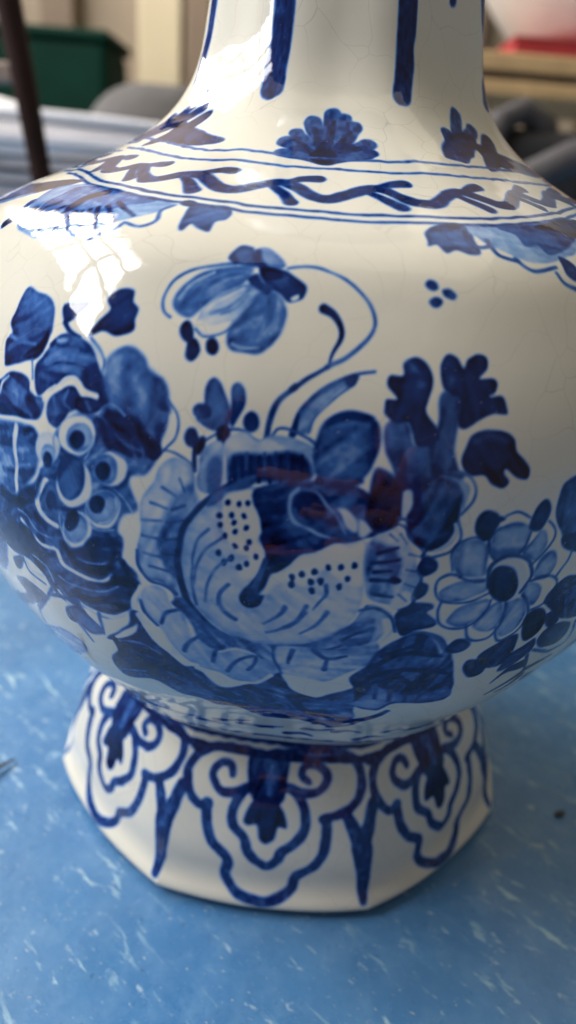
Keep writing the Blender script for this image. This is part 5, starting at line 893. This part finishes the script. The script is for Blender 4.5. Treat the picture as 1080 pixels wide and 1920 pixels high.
# ------------------------------------------------------------------ window on the left (seen reflected in the glaze)
M_WHITEWOOD = simple('cream_paint', (0.62, 0.56, 0.46), 0.5, 0.06, 30)
win = empty('window', (WIN_X, 0.36, 0.0))
tag(win, 'tall window with painted frame beside the table', 'window')
for nm, c, s in (('frame', (0, -0.85, 1.06), (0.05, 0.06, 1.0)), ('frame', (0, 0.85, 1.06), (0.05, 0.06, 1.0)), ('sill', (0.03, 0, 0.585), (0.14, 1.84, 0.04)), ('frame', (0, 0, 1.55), (0.05, 1.86, 0.06)),
                 ('mullion', (0, -0.42, 1.10), (0.03, 0.055, 0.92)), ('mullion', (0, 0.0, 1.10), (0.03, 0.055, 0.92)), ('mullion', (0, 0.42, 1.10), (0.03, 0.055, 0.92)), ('glazing_bar', (0.002, 0, 0.93), (0.03, 1.66, 0.045)), ('glazing_bar', (0.002, 0, 1.22), (0.03, 1.66, 0.045))):
    bm = bmesh.new(); add_box(bm, c, s, 0.004); bm_obj(nm, bm, M_WHITEWOOD, win)

# ------------------------------------------------------------------ things standing behind the vase (out of focus)
M_WALL = simple('tan_wall', (0.30, 0.235, 0.165), 0.8, 0.08, 8)
M_CREAM = simple('cream_panel', (0.60, 0.50, 0.32), 0.7, 0.06, 10)
M_BROWNP = simple('brown_panel', (0.20, 0.14, 0.09), 0.7, 0.08, 10)
bm = bmesh.new(); add_box(bm, (0, 1.33, 0.55), (2.6, 0.04, 2.0)); wall = tag(bm_obj('back_wall', bm, M_WALL), kind='structure')
for xc, w, m in ((-0.292, 0.075, M_CREAM), (-0.225, 0.045, M_BROWNP), (-0.47, 0.06, M_BROWNP), (0.24, 0.05, M_BROWNP)):
    bm = bmesh.new(); add_box(bm, (xc, 1.295, 0.5), (w, 0.03, 1.8), 0.004); bm_obj('panel', bm, m, wall)

# dark wooden post of a chair back
M_DARKWOOD = simple('dark_walnut', (0.030, 0.013, 0.010), 0.6, 0.25, 40, spec=0.15)
ch = empty('chair_back', (-0.15, 0.25, 0.0))
tag(ch, 'dark brown wooden chair back post leaning behind the vase', 'chair')
bm = bmesh.new(); tube(bm, [(0.018, 0, -0.02), (0.005, 0, 0.10), (0.0, 0, 0.147), (-0.006, 0, 0.19), (-0.014, 0, 0.24), (-0.03, 0, 0.33)], [0.0045, 0.005, 0.0055, 0.006, 0.0068, 0.008], 10); bm_obj('post', bm, M_DARKWOOD, ch, True)
bm = bmesh.new(); add_box(bm, (-0.07, 0.004, 0.192), (0.128, 0.006, 0.010), 0.002); bm_obj('cross_rail', bm, simple('worn_wood', (0.33, 0.24, 0.19), 0.5, 0.1, 40), ch)

# pile of magazines, topped with a crumpled white sheet
random.seed(4)
M_PAGE = simple('page_edges', (0.60, 0.58, 0.61), 0.8, 0.15, 200)
covers = [('navy blue', (0.035, 0.040, 0.065)), ('dark grey', (0.075, 0.078, 0.09)), ('slate grey', (0.14, 0.15, 0.19)), ('pale grey', (0.45, 0.44, 0.47)), ('blackish', (0.02, 0.02, 0.028)), ('blue', (0.06, 0.20, 0.36)), ('lilac grey', (0.28, 0.26, 0.33)), ('charcoal', (0.04, 0.04, 0.05)), ('silver grey', (0.42, 0.42, 0.46)), ('dusty rose', (0.36, 0.26, 0.26)), ('black', (0.012, 0.012, 0.016))]
order = [5, 5, 2, 8, 3, 9, 6, 3, 1, 8, 6, 3, 8, 1, 10]
z = 0.0005
names = ['lowest', 'second lowest', 'third lowest', 'fourth lowest', 'fifth lowest', 'sixth lowest', 'seventh lowest', 'eighth lowest', 'seventh highest', 'sixth highest', 'fifth highest', 'fourth highest', 'third highest', 'second highest', 'topmost']
for i, k in enumerate(order):
    h = 0.0104
    e = empty('magazine', (-0.27 + random.uniform(-.008, .008), 0.57 + random.uniform(-.006, .006), z), math.radians(random.uniform(-4, 4)))
    nm, c = covers[k]
    tag(e, '%s covered magazine, %s in the pile behind the vase' % (nm, names[i]), 'magazine', 'magazines piled behind the vase')
    bm = bmesh.new(); add_box(bm, (0, 0, h * .5), (0.306, 0.206, h * .72), 0.0006); bm_obj('pages', bm, M_PAGE, e)
    cm_ = simple('cover_' + nm.replace(' ', '_'), c, 0.35, 0.1, 20)
    for zz in (h * .07, h * .93):
        bm = bmesh.new(); add_box(bm, (0, 0, zz), (0.310, 0.210, h * .14), 0.0005); bm_obj('cover', bm, cm_, e)
    z += h + 0.0002
M_PAPER = simple('white_paper', (0.88, 0.85, 0.86), 0.7, 0.04, 60)
ream = empty('paper_ream', (-0.268, 0.565, z), math.radians(3)); tag(ream, 'thick ream of white paper lying on the magazine pile', 'paper')
for k, (dx, dy, hh) in enumerate(((0.0, 0.0, 0.009), (0.006, -0.004, 0.007), (-0.004, 0.003, 0.008))):
    bm = bmesh.new(); add_box(bm, (dx, dy, hh / 2), (0.305, 0.208, hh), 0.0008); o = bm_obj('sheet_bundle', bm, M_PAPER, ream); o.location.z = (0.0, 0.0092, 0.0164)[k]
z += 0.0246
ZT = z
def sheet(name, cx, cy, w, d, z0, amp, lift, seed, mat):
    r = np.random.default_rng(seed); n = 40
    u = np.linspace(-1, 1, n); U, V = np.meshgrid(u, u)
    H = np.zeros_like(U)
    for q in range(7): H += np.cos(r.normal(0, 3.0) * U + r.normal(0, 3.0) * V + r.random() * 6.3) * r.random()
    H = (H - H.min()) / (H.max() - H.min())
    H = H * amp + lift * np.exp(-((U + 0.35) ** 2 * 3 + (V + 0.1) ** 2 * 2))
    bm = bmesh.new(); top = [[bm.verts.new((cx + U[j, i] * w / 2, cy + V[j, i] * d / 2, z0 + 0.0012 + H[j, i])) for i in range(n)] for j in range(n)]
    bot = [[bm.verts.new((cx + U[j, i] * w / 2, cy + V[j, i] * d / 2, z0 + H[j, i] * 0.2)) for i in range(n)] for j in range(n)]
    for j in range(n - 1):
        for i in range(n - 1):
            bm.faces.new((top[j][i], top[j][i + 1], top[j + 1][i + 1], top[j + 1][i])); bm.faces.new((bot[j][i], bot[j + 1][i], bot[j + 1][i + 1], bot[j][i + 1]))
    for i in range(n - 1):
        bm.faces.new((top[0][i + 1], top[0][i], bot[0][i], bot[0][i + 1])); bm.faces.new((top[n-1][i], top[n-1][i + 1], bot[n-1][i + 1], bot[n-1][i]))
        bm.faces.new((top[i][0], top[i + 1][0], bot[i + 1][0], bot[i][0])); bm.faces.new((top[i + 1][n-1], top[i][n-1], bot[i][n-1], bot[i + 1][n-1]))
    return bm_obj(name, bm, mat, None, True)
tag(sheet('crumpled_paper', -0.27, 0.565, 0.31, 0.20, ZT, 0.008, 0.020, 5, M_PAPER), 'crumpled white sheet lying on top of the paper ream', 'paper')

# soft grey felt hat lying behind the pile's end
M_FELT = simple('grey_felt', (0.105, 0.098, 0.095), 0.95, 0.12, 90, 0.3)
hat = empty('felt_hat', (-0.150, 0.60, ZT + 0.001))
tag(hat, 'soft dark grey felt hat beside the white paper', 'hat')
bm = bmesh.new(); bmesh.ops.create_uvsphere(bm, u_segments=28, v_segments=16, radius=1.0)
for v in bm.verts:
    x, y, zz = v.co
    v.co = (x * 0.078 * (1 + .06 * math.sin(3 * y)), y * 0.055, max(zz, -0.05) * 0.052 * (1 - 0.10 * math.exp(-(x * x * 8 + y * y * 2))))
bm_obj('crown', bm, M_FELT, hat, True)
bm = bmesh.new(); bmesh.ops.create_uvsphere(bm, u_segments=32, v_segments=10, radius=1.0)
for v in bm.verts: v.co = (v.co.x * 0.096, v.co.y * 0.074, v.co.z * 0.003 + 0.002 + 0.004 * v.co.x ** 2)
bm_obj('brim', bm, M_FELT, hat, True)

# dark green storage crate
M_GREEN = simple('dark_green_plastic', (0.001, 0.028, 0.017), 0.7, 0.2, 20, spec=0.12)
gb = empty('storage_crate', (-0.385, 1.0, 0.0))
tag(gb, 'dark green plastic storage crate behind the magazine pile', 'crate')
bm = bmesh.new(); add_box(bm, (0, 0, 0.158), (0.180, 0.12, 0.315), 0.010); bm_obj('box', bm, M_GREEN, gb)
bm = bmesh.new(); add_box(bm, (0, 0, 0.322), (0.190, 0.130, 0.014), 0.005); bm_obj('lid', bm, M_GREEN, gb)

# right: pale lamp shade above a wooden stand with a red folder, and a dark bag with a strap
M_SHADE = simple('pale_linen', (0.62, 0.55, 0.46), 0.9, 0.05, 50)
M_PINE = simple('pine_wood', (0.55, 0.36, 0.17), 0.55, 0.15, 30)
st = empty('wooden_stand', (0.215, 0.60, 0.0))
tag(st, 'low pine wood stand with a double plank top behind the vase', 'stand')
for zz, hh in ((0.262, 0.014), (0.243, 0.012)):
    bm = bmesh.new(); add_box(bm, (0, 0, zz), (0.20, 0.13, hh), 0.002); bm_obj('plank', bm, M_PINE, st)
bm = bmesh.new(); add_box(bm, (0, 0, 0.2525), (0.19, 0.12, 0.0085)); bm_obj('gap_shade', bm, simple('gap_shade_dark', (0.09, 0.07, 0.05), 0.7), st)  # dark slab whose colour stands in for shade between the planks
for sx in (-0.09, 0.045):
    bm = bmesh.new(); add_box(bm, (sx, -0.045, 0.119), (0.018, 0.018, 0.238), 0.003); bm_obj('leg', bm, M_PINE, st)
    bm = bmesh.new(); add_box(bm, (sx, 0.045, 0.119), (0.018, 0.018, 0.238), 0.003); bm_obj('leg', bm, M_PINE, st)
fo = empty('red_folder', (0.235, 0.60, 0.2695)); tag(fo, 'red cardboard folder lying on the pine stand', 'folder')
M_RED = simple('red_card', (0.36, 0.028, 0.034), 0.6, 0.08, 30)
for zz in (0.001, 0.0135):
    bm = bmesh.new(); add_box(bm, (0, 0, zz), (0.16, 0.10, 0.002), 0.0006); bm_obj('cover', bm, M_RED, fo)
bm = bmesh.new(); add_box(bm, (0.0, 0.0, 0.00725), (0.156, 0.097, 0.0105)); bm_obj('pages', bm, M_RED, fo)
sh_ = empty('lamp_shade', (0.305, 0.66, 0.2845)); tag(sh_, 'large cream lamp shade standing on the red folder', 'lamp shade')
bm = bmesh.new(); n = 48
rg = [[bm.verts.new((r * math.cos(2 * math.pi * k / n), r * math.sin(2 * math.pi * k / n), zz)) for k in range(n)] for r, zz in ((0.100, 0.0), (0.122, 0.015), (0.150, 0.045), (0.175, 0.08), (0.190, 0.15), (0.187, 0.15), (0.146, 0.046), (0.096, 0.004))]
for A, B in zip(rg, rg[1:] + rg[:1]):
    for k in range(n): bm.faces.new((A[k], A[(k + 1) % n], B[(k + 1) % n], B[k]))
bm_obj('shade', bm, M_SHADE, sh_, True)
M_BAG = simple('black_canvas', (0.012, 0.012, 0.015), 0.8, 0.2, 80, 0.2)
M_STRAP = simple('grey_webbing', (0.085, 0.078, 0.082), 0.8, 0.15, 120, 0.2)
bag = empty('camera_bag', (0.165, 0.37, 0.0)); tag(bag, 'black canvas bag with grey strap standing behind the vase', 'bag')
bm = bmesh.new(); add_box(bm, (0.016, 0.02, 0.099), (0.15, 0.070, 0.198), 0.018, None, 4); bm_obj('pouch', bm, M_BAG, bag, True)
bm = bmesh.new(); tube(bm, [(-0.066, -0.03, 0.13), (-0.062, -0.02, 0.175), (-0.052, -0.01, 0.200), (-0.036, 0, 0.208), (-0.018, 0.004, 0.200), (-0.010, 0.006, 0.182), (-0.018, 0.006, 0.168), (-0.034, 0, 0.158)], [0.007, 0.008, 0.008, 0.008, 0.008, 0.007, 0.007, 0.006], 12); bm_obj('strap', bm, M_STRAP, bag, True)
bm = bmesh.new(); tube(bm, [(-0.056, -0.045, 0.150), (-0.036, -0.042, 0.166), (-0.010, -0.038, 0.180), (0.016, -0.03, 0.190)], [0.009, 0.010, 0.010, 0.008], 12); bm_obj('flap_edge', bm, M_STRAP, bag, True)

# small bits on the table
bm = bmesh.new()
tube(bm, [(-0.092, -0.040, 0.0010), (-0.083, -0.0335, 0.0016), (-0.0750, -0.0258, 0.0018), (-0.0712, -0.0203, 0.0010)], [0.0010, 0.0009, 0.0007, 0.0002], 8)
tag(bm_obj('twig', bm, simple('dry_twig', (0.16, 0.12, 0.09), 0.8, 0.3, 300), None, True), 'tiny dry brown twig lying on the blue table', 'twig')
bm = bmesh.new(); bmesh.ops.create_icosphere(bm, subdivisions=2, radius=1.0)
for v in bm.verts: v.co = (v.co.x * 0.0016 + 0.075, v.co.y * 0.0010 - 0.0235 + 0.5 * v.co.x * 0.0012, max(0.0, 0.0005 + v.co.z * 0.0006))
tag(bm_obj('crumb', bm, simple('dark_crumb', (0.06, 0.06, 0.075), 0.8), None, True), 'small dark crumb on the table beside the foot', 'crumb')

# ------------------------------------------------------------------ the photographer's phone and hand (behind the camera, mirrored in the glaze)
M_SKIN = Nodes('skin')
M_SKIN.l(M_SKIN.ramp(M_SKIN.noise(M_SKIN.coord(), 120, 4), [(0.3, (0.30, 0.14, 0.11)), (0.7, (0.40, 0.20, 0.16))]), M_SKIN.p.inputs['Base Color'])
M_SKIN.p.inputs['Roughness'].default_value = 0.5
ph = empty('phone', (-0.012, -0.222, 0.020)); tag(ph, 'dark phone in a dusky pink case held up facing the vase', 'phone')
bm = bmesh.new(); add_box(bm, (0, 0, 0.074), (0.078, 0.008, 0.148), 0.003, None, 3); bm_obj('body', bm, simple('phone_back', (0.02, 0.022, 0.03), 0.25), ph)
M_CASE = simple('dusky_pink_case', (0.55, 0.22, 0.22), 0.5, 0.05)
for c, s in (((-0.0415, 0.001, 0.074), (0.005, 0.012, 0.156)), ((0.0415, 0.001, 0.074), (0.005, 0.012, 0.156)), ((0, 0.001, 0.1505), (0.078, 0.012, 0.005)), ((0, 0.001, -0.0025), (0.078, 0.012, 0.005))):
    bm = bmesh.new(); add_box(bm, c, s, 0.0015); bm_obj('case_edge', bm, M_CASE, ph)
def hand():
    v = []; e = []; r = []
    def add(p, rad, par):
        v.append(p); r.append(rad)
        if par is not None: e.append((par, len(v) - 1))
        return len(v) - 1
    Yb = -0.204
    palm = add((0.050, Yb - 0.004, 0.052), 0.019, None)
    wrist = add((0.062, Yb - 0.014, 0.012), 0.021, palm)
    arm = add((0.085, Yb - 0.060, -0.060), 0.027, wrist)
    add((0.120, Yb - 0.140, -0.150), 0.036, arm)
    k1 = add((0.047, Yb - 0.002, 0.083), 0.0125, palm)                       # index, raised along the phone's edge
    a = add((0.044, Yb + 0.004, 0.103), 0.0090, k1); a = add((0.045, Yb + 0.006, 0.119), 0.0082, a); add((0.049, Yb + 0.003, 0.131), 0.0068, a)
    for z0, reach, dz in ((0.074, 0.066, 0.007), (0.058, 0.046, 0.0), (0.042, 0.038, -0.004)):   # three fingers across the back of the phone
        k = add((0.040, Yb + 0.001, z0), 0.0115, palm)
        a = add((0.040 - reach * 0.42, Yb + 0.006, z0 + dz), 0.0085, k); a = add((0.040 - reach * 0.75, Yb + 0.004, z0 + dz * 1.6), 0.0078, a); add((0.040 - reach, Yb - 0.001, z0 + dz * 1.8), 0.0066, a)
    t0 = add((0.052, Yb - 0.020, 0.058), 0.0120, palm)                       # thumb, on the screen side
    a = add((0.040, Yb - 0.034, 0.074), 0.0100, t0); a = add((0.024, Yb - 0.036, 0.088), 0.0090, a); add((0.012, Yb - 0.035, 0.096), 0.0075, a)
    me = bpy.data.meshes.new('person'); me.from_pydata(v, e, [])
    o = bpy.data.objects.new('person', me); col.objects.link(o)
    m = o.modifiers.new('skin', 'SKIN'); m.use_smooth_shade = True
    for i, sv in enumerate(me.skin_vertices[0].data):
        sv.radius = (r[i], r[i]); sv.use_root = (i == 0)
    s = o.modifiers.new('sub', 'SUBSURF'); s.levels = s.render_levels = 2
    me.materials.append(M_SKIN.m)
    return o
tag(hand(), 'bare hand and forearm holding the pink cased phone, index finger raised', 'person')
